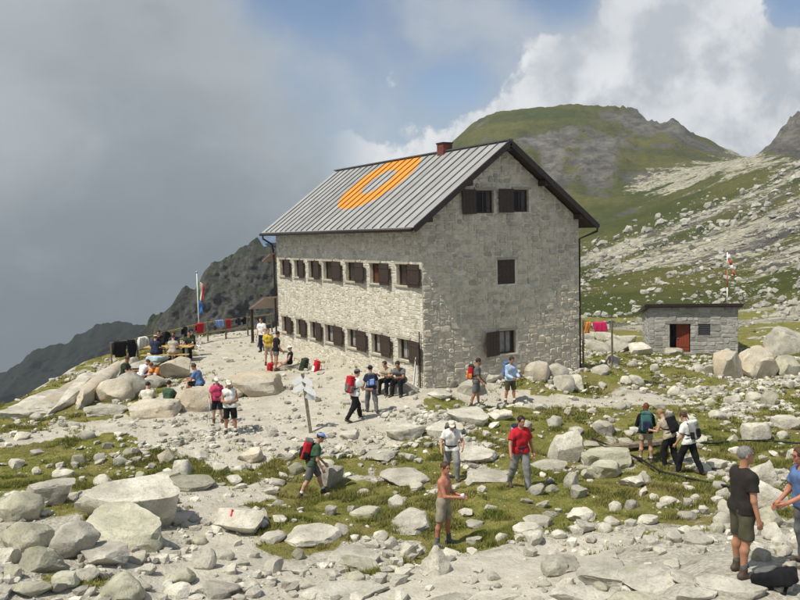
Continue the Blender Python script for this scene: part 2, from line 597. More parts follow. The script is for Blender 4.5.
# bare trodden ground: the terrace, the paths, the stony track in front
_gravel = [on_plateau(p, z) for p, z in (
    ([(196, 342), (280, 326), (300, 346), (428, 388), (440, 400), (415, 412), (405, 432), (330, 437), (225, 447), (150, 435), (128, 428), (150, 400), (185, 380), (190, 358)], -.3),
    ([(400, 400), (440, 394), (520, 400), (600, 398), (680, 392), (684, 401), (600, 409), (520, 411), (430, 410)], -.85),
    ([(-30, 436), (70, 424), (130, 418), (150, 430), (60, 439), (-30, 450)], -.55),
    ([(110, 500), (165, 492), (215, 478), (250, 470), (275, 480), (235, 503), (262, 545), (330, 570), (420, 580), (560, 590), (560, 640), (100, 640), (130, 570), (190, 545), (190, 520)], -.75),
    ([(390, 560), (480, 548), (620, 536), (740, 525), (760, 540), (640, 560), (560, 580), (420, 590)], -.5))]


def gravel_mask(x, y):
    p = np.stack([x, y], -1)
    q = p + 0.6 * np.stack([fbm(P3(x * .8, y * .8, 21), 3), fbm(P3(x * .8, y * .8, 33), 3)], -1)
    m = np.zeros(x.shape)
    for g in _gravel:
        m = np.maximum(m, poly_mask(q, g))
    return m


# turf: soft patches on the plateau  (pixel-derived centres, metres on the ground)
_turf = []
for cx, cy, rx, ry, z, wt in (
        (25, 400, 45, 14, -.5, 1.), (75, 410, 40, 9, -.5, .8), (20, 455, 60, 16, -.7, 1.), (110, 452, 60, 13, -.7, .9), (60, 475, 70, 12, -.8, 1.), (160, 476, 70, 10, -.9, 1.), (212, 486, 50, 12, -.95, .9),
        (245, 466, 60, 9, -.9, .8), (335, 508, 95, 24, -1.1, 1.), (300, 535, 60, 16, -.9, .9), (400, 522, 70, 22, -1.1, 1.), (490, 520, 100, 30, -1.05, 1.),
        (570, 505, 80, 26, -1.05, 1.), (365, 452, 75, 14, -.85, .8), (430, 470, 45, 20, -.95, .6), (545, 438, 60, 20, -1., .9), (500, 410, 90, 9, -.85, .4),
        (540, 392, 65, 8, -.6, .8), (450, 388, 40, 6, -.3, .8), (610, 385, 60, 13, -1.2, .9), (665, 376, 55, 12, -1.6, .9), (600, 425, 60, 14, -1.1, .7), (650, 420, 60, 14, -1.3, .8),
        (620, 490, 80, 16, -1.15, .9), (690, 490, 60, 20, -1.1, .9), (730, 440, 80, 20, -1.3, 1.), (790, 400, 60, 14, -1.6, .8), (780, 450, 70, 20, -1., 1.), (760, 500, 70, 16, -.6, .9),
        (700, 405, 70, 8, -1.6, .6), (470, 555, 60, 12, -.9, .6), (350, 575, 40, 12, -.75, .6), (110, 570, 60, 10, -.3, .4), (60, 585, 60, 10, -.1, .4), (690, 530, 60, 10, -.3, .7),
        (640, 545, 80, 8, -.4, .5), (800, 370, 50, 8, -2.2, .8), (330, 383, 18, 4, -.2, .8), (230, 500, 50, 10, -.9, .6), (-60, 470, 60, 40, -.6, .9), (880, 460, 70, 50, -1, .9), (590, 370, 40, 9, -1.1, .6)):
    P = at_z(cx, cy, z)
    d = (P - CAM) @ FWD
    Q = at_z(cx, cy - ry, z)
    _turf.append((*latt(P), rx * d / FPX, max(0.5, np.hypot(*(latt(Q)[0] - latt(P)[0], latt(Q)[1] - latt(P)[1]))), wt))


_rub = []     # where loose stones lie thickly: photo patches turned into plateau positions
for cx, cy, rx, ry, z, wt in ((190, 440, 75, 18, -.6, 1.6), (260, 452, 60, 14, -.7, 1.6), (330, 445, 60, 16, -.7, 1.2), (400, 435, 60, 18, -.6, 1.1), (150, 425, 40, 10, -.5, .7), (500, 378, 70, 12, -.3, 1.6),
                              (560, 372, 40, 14, -.6, 1.5), (620, 350, 60, 10, -1.9, 1.8), (690, 372, 60, 16, -2.1, 1.2), (720, 395, 80, 14, -1.7, 1.1), (590, 410, 60, 12, -1., .9), (780, 425, 50, 20, -1.3, .9),
                              (560, 550, 140, 14, -.6, .9), (450, 570, 100, 20, -.7, 1.1), (330, 565, 60, 12, -.8, 1.1), (250, 580, 100, 25, -.6, 1.1), (150, 560, 80, 25, -.5, 1.), (60, 560, 70, 40, -.2, 1.1),
                              (200, 525, 50, 18, -.8, .8), (560, 480, 60, 12, -1., .6), (660, 500, 90, 20, -.9, .55), (420, 490, 50, 12, -1., .6), (740, 450, 70, 30, -1.2, .55), (80, 495, 90, 12, -.7, .8), (450, 440, 60, 12, -.8, .9), (700, 580, 80, 20, 0, .7)):
    P = at_z(cx, cy, z); d = (P - CAM) @ FWD; Q = at_z(cx, cy - ry, z)
    _rub.append((*latt(P), rx * d / FPX, max(.6, abs(latt(Q)[1] - latt(P)[1])), wt))


def rubble_field(lat, t):
    f = np.zeros(np.shape(lat))
    for a, b, ra, rb, wt in _rub:
        f = np.maximum(f, wt * np.exp(-(((lat - a) / ra) ** 2 + ((t - b) / rb) ** 2)))
    return f


def turf_mask(lat, t, x, y):
    f = np.zeros(np.shape(lat))
    for a, b, ra, rb, wt in _turf:
        f = np.maximum(f, wt * np.exp(-(((lat - a) / ra) ** 2 + ((t - b) / rb) ** 2) * 0.9))
    f = np.maximum(f, (.36 - .30 * np.clip(rubble_field(lat, t), 0, 1)) * sstep(15, 19, t) * sstep(64, 50, t))
    f = f + 0.28 * fbm(P3(x * .7, y * .7, 40), 4) + 0.13 * fbm(P3(x * 2.8, y * 2.8, 44), 3)
    far = sstep(36, 48, t) * sstep(-2, 6, lat)
    f = np.maximum(f, far * (0.5 + 0.5 * fbm(P3(x * .3, y * .3, 50), 4)))
    return sstep(0.17, 0.42, f) * (1 - 0.93 * gravel_mask(x, y)) * sstep(0.15, 0.6, hut_dist(x, y))


# ---- ground sheet of the plateau (fan-shaped grid round the viewpoint)
S = np.arange(-320, 1121, 4.0)
Trow = np.concatenate([[3.0, 5.0, 7.0], 8.5 * 1.0092 ** np.arange(0, 240)])
SS, TT = np.meshgrid(S, Trow)
LL = (SS - 400) / FPX * TT
GZ = ground_h(LL, TT)
GW = from_latt(LL, TT, GZ)
grass_a = turf_mask(LL, TT, GW[..., 0], GW[..., 1]) * (rim_dist(LL, TT) < 0.5)
gravel_a = gravel_mask(GW[..., 0], GW[..., 1])


def grid_faces(nr, nc):
    i = np.arange((nr - 1) * (nc - 1))
    r, c = i // (nc - 1), i % (nc - 1)
    a = r * nc + c
    return np.stack([a, a + 1, a + nc + 1, a + nc], 1)


m, t = material('plateau ground')
P = t.n('ShaderNodeNewGeometry', out=0)
ga = t.n('ShaderNodeAttribute', out=2, attribute_name='turf')
gv = t.n('ShaderNodeAttribute', out=2, attribute_name='trodden')
n1 = t.noise(P, 2.2, 6, 0.65)
n2 = t.noise(P, 14, 5, 0.65)
n3 = t.noise(P, 0.6, 4, 0.5)
v1 = t.n('ShaderNodeTexVoronoi', {'Vector': P, 'Scale': 9.0}, out=0)
v1c = t.n('ShaderNodeTexVoronoi', {'Vector': P, 'Scale': 9.0}, out=1)
v2 = t.n('ShaderNodeTexVoronoi', {'Vector': P, 'Scale': 24.0}, out=0)
stony = t.mix(t.rng(n2, 0.3, 0.7), rgb(0.26, 0.24, 0.19), rgb(0.50, 0.475, 0.405))
stony = t.mix(t.rng(t.n('ShaderNodeSeparateXYZ', {0: v1c}, out=0), 0, 1, 0, 0.3), stony, rgb(0.56, 0.545, 0.49))
stony = t.mix(t.rng(n1, 0.52, 0.68, 0, 0.5), stony, rgb(0.15, 0.135, 0.085))
dust = t.mix(t.rng(n1, 0.3, 0.7), rgb(0.42, 0.39, 0.32), rgb(0.54, 0.51, 0.435))
dust = t.mix(t.rng(v2, 0.0, 0.35, 0.4, 0), dust, rgb(0.56, 0.54, 0.48))
dust = t.mix(t.rng(n3, 0.5, 0.7, 0, 0.3), dust, rgb(0.30, 0.27, 0.215))
stone = t.mix(gv, stony, dust)
gr = t.mix(t.rng(n1, 0.34, 0.66), rgb(0.13, 0.145, 0.03), rgb(0.24, 0.215, 0.07))
gr = t.mix(t.rng(n3, 0.45, 0.65, 0, 0.5), gr, rgb(0.19, 0.15, 0.07))
fac = t.m('ADD', ga, t.m('MULTIPLY', t.m('SUBTRACT', n2, 0.5), 0.7))
col = t.mix(t.rng(fac, 0.38, 0.56), stone, gr)
hg = t.m('ADD', t.m('MULTIPLY', n2, 0.8), t.m('MULTIPLY', v1, -0.5))
hg = t.m('ADD', hg, t.m('MULTIPLY', v2, -0.25))
finish(t, col, 0.95, hg, 0.8, 0.05, 0, 0.1)
M_GROUND = m
ground = link('ground', mesh_np('ground', GW.reshape(-1, 3), grid_faces(*SS.shape), {'turf': grass_a.ravel(), 'trodden': gravel_a.ravel()}, True), M_GROUND)
tag(ground, 'stony plateau with turf patches and a pale trodden terrace', None, kind='structure')

_lt, _sg = Trow, S


def hgt(x, y):
    """height of the built ground sheet at world x, y (bilinear on the fan grid)"""
    P = P3(x, y)
    lat, tt = latt(P)
    s = lat / tt * FPX + 400
    i = np.clip(np.searchsorted(_lt, tt) - 1, 0, len(_lt) - 2)
    ft = (tt - _lt[i]) / (_lt[i + 1] - _lt[i])
    fs = np.clip((s - _sg[0]) / 4.0, 0, len(_sg) - 1.001)
    j = fs.astype(int)
    fs = fs - j
    return (GZ[i, j] * (1 - ft) + GZ[i + 1, j] * ft) * (1 - fs) + (GZ[i, j + 1] * (1 - ft) + GZ[i + 1, j + 1] * ft) * fs


def on_ground(px, py):
    """where the sight line through a photo pixel meets the ground"""
    r = ray(px, py)
    d = np.linspace(8, 75, 1400)
    Q = CAM + d[:, None] * r
    below = Q[:, 2] < hgt(Q[:, 0], Q[:, 1])
    k = int(np.argmax(below)) if below.any() else len(d) - 1
    q = Q[k].copy()
    q[2] = float(hgt(q[0], q[1]))
    return q, float(d[k])


# ------------------------------------------------------------------ far terrain
def mountain_material(name, rock_lo, rock_hi, green_lo, green_hi, green_amt, scale=1.0, scree=None):
    m, t = material(name)
    geo = t.n('ShaderNodeNewGeometry')
    P = geo
    N = t.n('ShaderNodeNewGeometry', out=1)
    nz = t.n('ShaderNodeSeparateXYZ', {0: N}, out=2)
    P = t.vmul(P, (1.0, 1.0, 2.6))
    a = t.noise(P, 0.02 * scale, 8, 0.62, 0.4)
    b = t.noise(P, 0.10 * scale, 7, 0.66)
    c = t.noise(P, 0.5 * scale, 5, 0.7)
    rock = t.mix(t.rng(b, 0.3, 0.7), rock_lo + (1,), rock_hi + (1,))
    rock = t.mix(t.rng(c, 0.3, 0.55, 0.4, 0), rock, tuple(x * .5 for x in rock_lo) + (1,))
    green = t.mix(t.rng(a, 0.35, 0.65), green_lo + (1,), green_hi + (1,))
    green = t.mix(t.rng(c, 0.35, 0.7, 0, 0.5), green, tuple(x * 0.55 for x in green_lo) + (1,))
    ta = t.n('ShaderNodeAttribute', out=2, attribute_name='turf')
    g = t.m('ADD', ta, t.m('MULTIPLY', t.m('SUBTRACT', nz, 0.75), green_amt))
    g = t.m('ADD', g, t.m('MULTIPLY', t.m('SUBTRACT', b, 0.5), 1.5))
    g = t.m('ADD', g, t.m('MULTIPLY', t.m('SUBTRACT', c, 0.5), 0.8))
    col = t.mix(t.rng(g, 0.35, 0.60), rock, green)
    if scree is not None:
        sa = t.n('ShaderNodeAttribute', out=2, attribute_name='scree')
        spk = t.n('ShaderNodeTexVoronoi', {'Vector': P, 'Scale': 0.7 * scale}, out=1)
        sc = t.mix(t.n('ShaderNodeSeparateXYZ', {0: spk}, out=0), tuple(x * .6 for x in scree) + (1,), tuple(min(1, x * 1.2) for x in scree) + (1,))
        f = t.m('ADD', sa, t.m('MULTIPLY', t.m('SUBTRACT', b, 0.5), 1.1))
        f = t.m('ADD', f, t.m('MULTIPLY', t.m('SUBTRACT', c, 0.5), 0.8))
        col = t.mix(t.rng(f, 0.42, 0.56), col, sc)
    h = t.m('ADD', t.m('MULTIPLY', b, 1.0), t.m('MULTIPLY', c, 0.35))
    finish(t, col, 0.95, h, 0.9, 3.0 / scale, 0, 0.05)
    return m


# --- right-hand side: valley floor behind the hut, scree slopes, green peak
_xs = np.array([-100, 150, 300, 380, 440, 475, 490, 520, 545, 575, 610, 640, 660, 672, 690, 720, 755, 770, 785, 800, 830, 880, 960, 1100, 1500], float)
_rows = [  # distance, picture height of the slope there, along azimuth knots
    (62, {-100: 345, 440: 338, 580: 333, 640: 333, 690: 332, 740: 331, 800: 322, 880: 318, 1500: 318}),
    (80, {-100: 335, 440: 322, 580: 318, 690: 314, 760: 310, 800: 302, 1500: 290}),
    (110, {-100: 330, 440: 308, 580: 303, 690: 297, 760: 288, 800: 276, 1500: 250}),
    (160, {-100: 325, 440: 292, 580: 284, 640: 277, 690: 270, 760: 252, 800: 238, 1500: 195}),
    (230, {-100: 310, 440: 277, 580: 266, 640: 250, 690: 236, 760: 212, 800: 195, 1500: 150}),
    (310, {-100: 300, 440: 262, 580: 246, 640: 226, 690: 207, 760: 181, 800: 168, 1500: 110}),
    (400, {-100: 290, 440: 245, 520: 232, 580: 218, 640: 204, 690: 187, 720: 172, 755: 160, 800: 148, 880: 120, 1500: 90}),
    (470, {-100: 280, 380: 245, 440: 222, 520: 190, 580: 184, 640: 186, 690: 176, 720: 166, 755: 158, 770: 150, 785: 131, 800: 121, 830: 112, 880: 95, 1500: 70}),
    (560, {-100: 275, 380: 225, 440: 182, 475: 150, 520: 138, 580: 137, 640: 146, 672: 143, 720: 158, 755: 162, 800: 150, 880: 110, 1500: 80}),
    (640, {-100: 270, 300: 235, 380: 212, 440: 160, 475: 128, 490: 118, 520: 110, 545: 107, 575: 105, 610: 110, 640: 117, 660: 126, 672: 122, 690: 135, 720: 149, 755: 163, 800: 170, 1500: 120}),
    (720, {-100: 300, 440: 190, 520: 150, 575: 140, 640: 150, 800: 190, 1500: 160}),
    (900, {-100: 380, 440: 330, 1500: 330}),
]


def horizon_y(px):
    """picture row of the true horizon at column px"""
    return 300 - FPX * math.tan(-PITCH) / math.cos(ROLL) - (px - 400) * math.tan(-ROLL)


def row_z(row, s):
    d, tab = row
    k = sorted(tab)
    y = np.interp(s, k, [tab[i] for i in k])
    return CAM[2] - (y - horizon_y(s)) * d / FPX / math.cos(PITCH)


Sm = np.concatenate([np.arange(200, 420, 10.0), np.arange(420, 900, 2.4), np.arange(900, 1500, 12.0)])
Tm = np.concatenate([58 * 1.0155 ** np.arange(0, 110)])
Tm = np.concatenate([Tm[Tm < 250], 250 * 1.0062 ** np.arange(0, 158), [700, 740, 800, 900]])
zr = np.array([row_z(r, Sm) for r in _rows])
dr_ = np.array([r[0] for r in _rows])
MZ = np.empty((len(Tm), len(Sm)))
for j in range(len(Sm)):
    MZ[:, j] = np.interp(np.log(Tm), np.log(dr_), zr[:, j])
# soften the kinks along the distance
for _ in range(4):
    MZ[1:-1] = 0.25 * MZ[:-2] + 0.5 * MZ[1:-1] + 0.25 * MZ[2:]
SM, TM = np.meshgrid(Sm, Tm)
LM = (SM - 400) / FPX * TM
WM = from_latt(LM, TM, MZ)
amp = sstep(62, 150, TM) * np.clip(TM / 640, 0.12, 1)
crag = fbm(P3(WM[..., 0] * .03, WM[..., 1] * .03, 2), 6, 0.6, ridged=True)
roll_ = fbm(P3(WM[..., 0] * .012, WM[..., 1] * .012, 7), 4)
fine_ = fbm(P3(WM[..., 0] * .09, WM[..., 1] * .09, 12), 4, 0.6)
YP = horizon_y(SM) - (MZ - CAM[2]) / TM * FPX            # picture row, used only to say which part of the slope is crag
ridge_c = sstep(150, 105, YP) * sstep(585, 660, SM) + sstep(735, 790, SM) * sstep(165, 140, YP) + 0.5 * sstep(60, 0, np.hypot((SM - 550) / 1.2, YP - 165)) + 0.4 * sstep(60, 0, np.hypot((SM - 600) / 1.0, YP - 168))
gull = fbm(P3(WM[..., 0] * .035 + 3 * roll_, WM[..., 1] * .008, 4), 4, 0.55, True)
MZ = MZ + amp * (4.0 * roll_ + 3.0 * fine_ + 2.2 * gull * sstep(200, 420, TM) + 17.0 * np.clip(ridge_c, 0, 1) * crag - 6 * np.clip(ridge_c, 0, 1) + 6.0 * np.clip(ridge_c, 0, 1) * fine_)
MZ = np.where(TM < 66, np.minimum(MZ, ground_h(LM, TM, False) - 0.6 * sstep(66, 60, TM)), MZ)
MZ -= 260 * sstep(455, 300, SM) * sstep(66, 100, TM)
MZ -= np.where(rim_dist(LM, TM) > 0, np.clip(rim_dist(LM, TM) * 1.2, 0, 90) * sstep(330, 120, TM), 0)
WM = from_latt(LM, TM, MZ)
oc_pale = sstep(34, 6, np.hypot((SM - 552 - (165 - YP) * .25) / .55, (YP - 165) / 1.1)) + sstep(28, 5, np.hypot((SM - 600) / .9, (YP - 163) / 1.2)) + .6 * sstep(16, 4, np.hypot(SM - 484, (YP - 128)))
slopeS = fbm(P3(WM[..., 0] * .03 + WM[..., 1] * .02, WM[..., 1] * .012, 30), 4)
gz = sstep(640, 560, SM) * sstep(230, 200, YP) * 0.75 + sstep(160, 125, YP) * sstep(640, 540, SM) * .4      # turf of the peak
flat = sstep(260, 280, YP) * sstep(325, 300, YP) * 0.85
_e = (WM[..., 0] - WM[..., 0].mean()) , (WM[..., 1] - WM[..., 1].mean())
_al, _ac = _e[0] * .97 + _e[1] * .25, -_e[0] * .25 + _e[1] * .97
streak = fbm(P3(_al * .007, _ac * .035, 15), 5, .6)
turf_m = 0.55 + .45 * gz + 0.50 * flat + 0.5 * slopeS - .5 * streak - 0.8 * np.clip(ridge_c, 0, 1) - .75 * np.clip(crag - .05, 0, 1) * gz + .35 * fine_ * gz - .7 * oc_pale
scree_m = 0.10 * sstep(520, 640, SM) + 0.95 * streak * sstep(140, 200, YP) + .75 * oc_pale * sstep(.0, .7, crag + 1.2 * fine_) + 0.45 * sstep(30, 0, np.abs(YP - (380 - SM * 0.28) + 6 + 18 * slopeS)) * sstep(600, 640, SM) \
    + 0.25 * sstep(30, 0, np.abs(YP - 252)) * sstep(680, 590, SM) + 0.35 * sstep(690, 760, SM) * sstep(255, 300, YP) + .05 - 0.35 * flat - 0.5 * gz * (1 - np.clip(oc_pale, 0, 1)) - np.clip(ridge_c, 0, 1)
M_MTN = mountain_material('alpine slope', (0.075, 0.072, 0.066), (0.21, 0.20, 0.175), (0.06, 0.075, 0.018), (0.135, 0.13, 0.04), 0.5, 1.0, (0.42, 0.40, 0.31))
mtn = link('mountain', mesh_np('mountain', WM.reshape(-1, 3), grid_faces(*SM.shape), {'turf': turf_m.ravel(), 'scree': scree_m.ravel()}, True), M_MTN)
tag(mtn, 'green and grey peak with pale scree slopes behind the hut', None, kind='structure')


# --- valley side: crags rising out of the mist, built as steep faces with buttresses
def crags(name, prof, d0, depth, zbot, seed, sstepx, amp, mat, label, rough=1.0):
    xs = np.arange(prof[0][0], prof[-1][0] + .1, sstepx)
    ys = np.interp(xs, [p[0] for p in prof], [p[1] for p in prof])
    nv = 110
    vv = np.concatenate([np.linspace(0, 1, nv), 1 + np.linspace(0.03, 1, 14)])
    X, VV = np.meshgrid(xs, vv)
    top = CAM[2] - (ys - np.array([horizon_y(x) for x in xs])) * (d0 + depth) / FPX
    top = top + amp * rough * (0.30 * fbm(P3(xs * 0.07, seed, 0), 3, 0.5) + .10 * fbm(P3(xs * 0.30, seed + 4, 0), 3, 0.6))
    up = np.clip(VV, 0, 1)
    Z = zbot + (top[None, :] - zbot) * np.where(VV <= 1, up ** 0.9, 2 - VV)
    T = d0 + depth * np.where(VV <= 1, up ** 1.15, VV)
    L = (X - 400) / FPX * (d0 + depth)
    k8 = 8 / amp
    wx = 1.2 * fbm(np.stack([L * .03 * k8, Z * .03 * k8, 0 * L], -1) + seed, 3)
    nz = fbm(np.stack([L * 0.045 * k8 + Z * .022 * k8 + wx, 0 * L, Z * 0.03 * k8 + wx], -1) + seed, 5, 0.6, True)
    nz2 = fbm(np.stack([L * 0.17 * k8, 0 * L, Z * 0.17 * k8], -1) + seed, 4, 0.65)
    T = T - (nz * amp * 1.5 + nz2 * amp * 1.2) * np.where(VV <= 1, 1 - 0.8 * up ** 8, 0.2)
    W = from_latt(L, T, Z)
    o = link(name, mesh_np(name, W.reshape(-1, 3), grid_faces(*X.shape), {'turf': np.full(X.size, 0.1) + 0.25 * (nz2.ravel()) + 0.2 * up.ravel()}, True), mat)
    return tag(o, label, None, kind='structure')


M_CRAG = mountain_material('crag in painted cloud shade', (0.026, 0.028, 0.027), (0.115, 0.112, 0.10), (0.016, 0.026, 0.009), (0.045, 0.058, 0.018), 1.2, 3.0)  # rock and scrub colours darkened to carry the cloud's shadow
M_CRAG2 = mountain_material('wooded crag in painted cloud shade', (0.014, 0.018, 0.018), (0.034, 0.038, 0.036), (0.008, 0.014, 0.008), (0.018, 0.025, 0.012), 0.9, 2.0)  # cloud shadow over the far ridge, put into its rock and scrub colours
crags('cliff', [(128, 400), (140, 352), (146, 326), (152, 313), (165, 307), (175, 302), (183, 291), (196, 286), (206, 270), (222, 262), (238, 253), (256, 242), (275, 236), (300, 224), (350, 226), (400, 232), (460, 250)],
      230, 60, -60, 3.3, 0.9, 8, M_CRAG, 'craggy cliff, coloured dark for cloud shade, rising behind the terrace', 1.0)
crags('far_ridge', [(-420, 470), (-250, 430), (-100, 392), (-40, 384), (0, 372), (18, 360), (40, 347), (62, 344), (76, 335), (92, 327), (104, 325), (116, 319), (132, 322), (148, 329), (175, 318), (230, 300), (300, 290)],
      520, 120, -150, 9.1, 2.2, 13, M_CRAG2, 'misty ridge, coloured dark for cloud shade, beyond the valley', 1.0)
# ------------------------------------------------------------------ the hut
def plane_hit(px, py, axis, val):
    r = ray(px, py)
    return CAM + r * ((val - CAM[axis]) / r[axis])


def lay_stones(width, height, holes, inside, seed, cw=0.115, ch=0.088, big=(2, 5), tall=(1, 3)):
    """random rubble bond: rectangles (x0, x1, z0, z1) filling a wall of cells, clear of the openings"""
    rs = np.random.default_rng(seed)
    nx, nz = int(width / cw), int(height / ch)
    cw, ch = width / nx, height / nz
    occ = np.zeros((nz, nx), bool)
    for (a, b, c, d) in holes:
        occ[max(0, int(math.floor(c / ch + .4))):int(math.ceil(d / ch - .4)), max(0, int(math.floor(a / cw + .4))):int(math.ceil(b / cw - .4))] = True
    out = []
    for r in range(nz):
        c = 0
        while c < nx:
            if occ[r, c]:
                c += 1
                continue
            wd = int(rs.integers(big[0], big[1] + 1))
            ht = int(rs.choice([1, 2, 2, 2, 3])) if tall[1] > 1 else 1
            k = 0
            while k < wd and c + k < nx and not occ[r, c + k]:
                k += 1
            wd = k
            h = 1
            while h < ht and r + h < nz and not occ[r + h, c:c + wd].any():
                h += 1
            occ[r:r + h, c:c + wd] = True
            x0, x1, z0, z1 = c * cw, (c + wd) * cw, r * ch, (r + h) * ch
            if inside((x0 + x1) / 2, (z0 + z1) / 2, x0, x1, z0, z1):
                out.append((x0, x1, z0, z1))
            c += wd
    return out


def clip_poly(poly, nx, nz, d):
    """keep the side nx*x+nz*z <= d"""
    out = []
    for i in range(len(poly)):
        p, q = poly[i], poly[(i + 1) % len(poly)]
        dp, dq = nx * p[0] + nz * p[1] - d, nx * q[0] + nz * q[1] - d
        if dp <= 0:
            out.append(p)
        if dp * dq < 0:
            s = dp / (dp - dq)
            out.append((p[0] + s * (q[0] - p[0]), p[1] + s * (q[1] - p[1])))
    return out


def stone_geo(rect, to3, rs, gap=0.014, proud=(0.008, 0.05), clips=()):
    """one wall stone: uneven outline, chamfered rim, tilted face"""
    x0, x1, z0, z1 = rect
    w_, h_ = x1 - x0, z1 - z0
    g = gap * (0.6 + 0.8 * rs.random())
    c = min(w_, h_) * 0.17
    base = [(x0 + g + c, z0 + g), (x1 - g - c, z0 + g), (x1 - g, z0 + g + c), (x1 - g, z1 - g - c), (x1 - g - c, z1 - g), (x0 + g + c, z1 - g), (x0 + g, z1 - g - c), (x0 + g, z0 + g + c)]
    j = min(w_, h_) * 0.11
    base = [(a + rs.uniform(-j, j) * .8, b + rs.uniform(-j, j) * .8) for a, b in base]
    for cl in clips:
        base = clip_poly(base, *cl)
    if len(base) < 3:
        return None
    n = len(base)
    cx, cz = sum(p[0] for p in base) / n, sum(p[1] for p in base) / n
    dep = rs.uniform(*proud)
    tx, tz = rs.normal(0, 0.05), rs.normal(0, 0.05)
    V = [to3(a, b, -0.05) for a, b in base] + [to3(a, b, 0.002 + 0.3 * dep) for a, b in base] + \
        [to3(cx + (a - cx) * 0.80, cz + (b - cz) * 0.76, max(0.006, dep + tx * (a - cx) + tz * (b - cz) + rs.normal(0, 0.004))) for a, b in base]
    F = [(i, (i + 1) % n, n + (i + 1) % n, n + i) for i in range(n)] + [(n + i, n + (i + 1) % n, 2 * n + (i + 1) % n, 2 * n + i) for i in range(n)]
    F.append(tuple(range(2 * n, 3 * n)))
    return V, F


def set_tone(me, tones):
    a = me.attributes.new('tone', 'FLOAT', 'POINT')
    a.data.foreach_set('value', np.asarray(tones, np.float32))


def stone_wall(rects, to3, seed, parent, mat, n_single, prefer, clips=(), flip=False, **kw):
    """the n_single stones that `prefer` ranks first become objects 'stone'; the rest one part 'masonry'"""
    rs = np.random.default_rng(seed)
    order = sorted(range(len(rects)), key=lambda i: prefer(rects[i]))
    single = set(order[:n_single])
    mb, tones = MB(), []
    for i, rc in enumerate(rects):
        g = stone_geo(rc, to3, rs, clips=clips, **kw)
        if g is None:
            continue
        V, F = g
        if flip:
            F = [tuple(reversed(f)) for f in F]
        tone = float(np.clip(rs.beta(2.2, 2.2), 0, 1))
        if i in single:
            me = bpy.data.meshes.new('stone')
            me.from_pydata([tuple(v) for v in V], [], F)
            set_tone(me, [tone] * len(V))
            me.update()
            link('stone', me, mat, parent)
        else:
            mb.add(V, F)
            tones += [tone] * len(V)
    if mb.n:
        me = mb.mesh('masonry')
        set_tone(me, tones)
        o = link('masonry', me, mat, parent)
        o['kind'] = 'stuff'


def pierced(mb, width, height, holes, to3, thick, top=None):
    """solid wall slab with openings, cut into blocks between the opening edges"""
    xs = sorted({0.0, width, *[h[0] for h in holes], *[h[1] for h in holes]})
    zs = sorted({0.0, height, *[h[2] for h in holes], *[h[3] for h in holes]})
    for a, b in zip(xs[:-1], xs[1:]):
        for c, d in zip(zs[:-1], zs[1:]):
            mx, mz = (a + b) / 2, (c + d) / 2
            if any(h[0] < mx < h[1] and h[2] < mz < h[3] for h in holes):
                continue
            V = [to3(x, z, y) for y in (0, -thick) for x, z in ((a, c), (b, c), (b, d), (a, d))]
            mb.add(V, [(0, 1, 2, 3), (7, 6, 5, 4), (0, 4, 5, 1), (1, 5, 6, 2), (2, 6, 7, 3), (3, 7, 4, 0)])


M_FACADE = stone_material('facade granite', [(0.42, 0.39, 0.31), (0.58, 0.545, 0.45), (0.67, 0.635, 0.54), (0.74, 0.71, 0.62)], 0.28)
M_GABLE = stone_material('gable granite', [(0.34, 0.315, 0.26), (0.50, 0.47, 0.39), (0.61, 0.545, 0.43), (0.67, 0.63, 0.54)], 0.32)
M_MORTAR = plain('lime mortar', (0.57, 0.535, 0.445), 0.95, 0.25, 5, bump=0.5, bdist=0.02)
M_MORTAR2 = plain('pale mortar', (0.58, 0.55, 0.47), 0.95, 0.25, 5, bump=0.5, bdist=0.02)
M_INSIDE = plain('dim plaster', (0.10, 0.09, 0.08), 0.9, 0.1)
M_FRAME = plain('brown window frame', (0.07, 0.036, 0.02), 0.5, 0.25)
M_CURT_R = cloth('red curtain', (0.5, 0.06, 0.06))
M_CURT_W = cloth('net curtain', (0.62, 0.62, 0.60))
m, t = material('window glass')
b_ = t.n('ShaderNodeBsdfPrincipled', {'Base Color': rgb(0.02, 0.025, 0.03), 'Roughness': 0.04, 'Specular IOR Level': 0.5, 'Alpha': 0.2})
t.n('ShaderNodeOutputMaterial', {'Surface': b_})
M_GLASS = m

hut = thing('mountain_hut', 'large stone mountain hut with metal roof bearing an orange painted ring', 'hut')
GRD = -0.9
# long wall: local (a along +y, z from GRD)
def long3(a, z, out): return (-out, a, z + GRD)
def gab3(a, z, out): return (a, -out, z + GRD)


win_px = [(280, 286), (294.3, 300), (308.3, 315), (323.3, 333), (345.7, 356), (369.7, 380.5), (396.2, 408.7)]
win_v = []
for a, b in win_px:
    v1, v0 = plane_hit(a, 270, 0, 0)[1], plane_hit(b, 272, 0, 0)[1]
    win_v.append((v0, v1))
ROWZ = ((3.51, 4.32), (0.69, 1.49))
holes_long = []
for zb, zt in ROWZ:
    for v0, v1 in win_v:
        holes_long.append((v0, v1, zb - GRD, zt - GRD))
def gx(px, py): return plane_hit(px, py, 1, 0)[0]
def gzv(px, py): return plane_hit(px, py, 1, 0)[2]
gab_win = [(gx(475.5, 200), gx(494, 200), gzv(484, 213.3), gzv(484, 190.2)), (gx(513, 200), gx(529, 200), gzv(521, 212), gzv(521, 189.5)),
           (gx(497.5, 270), gx(515, 270), gzv(506, 284), gzv(506, 259.7)), (gx(498.7, 342), gx(516, 342), gzv(507, 353.6), gzv(507, 330.6))]
holes_gab = [(a, b, c - GRD, d - GRD) for a, b, c, d in gab_win]
RM = 0.745
def roof_z(x): return 6.10 + (HUT_W / 2 - abs(x - HUT_W / 2)) * RM

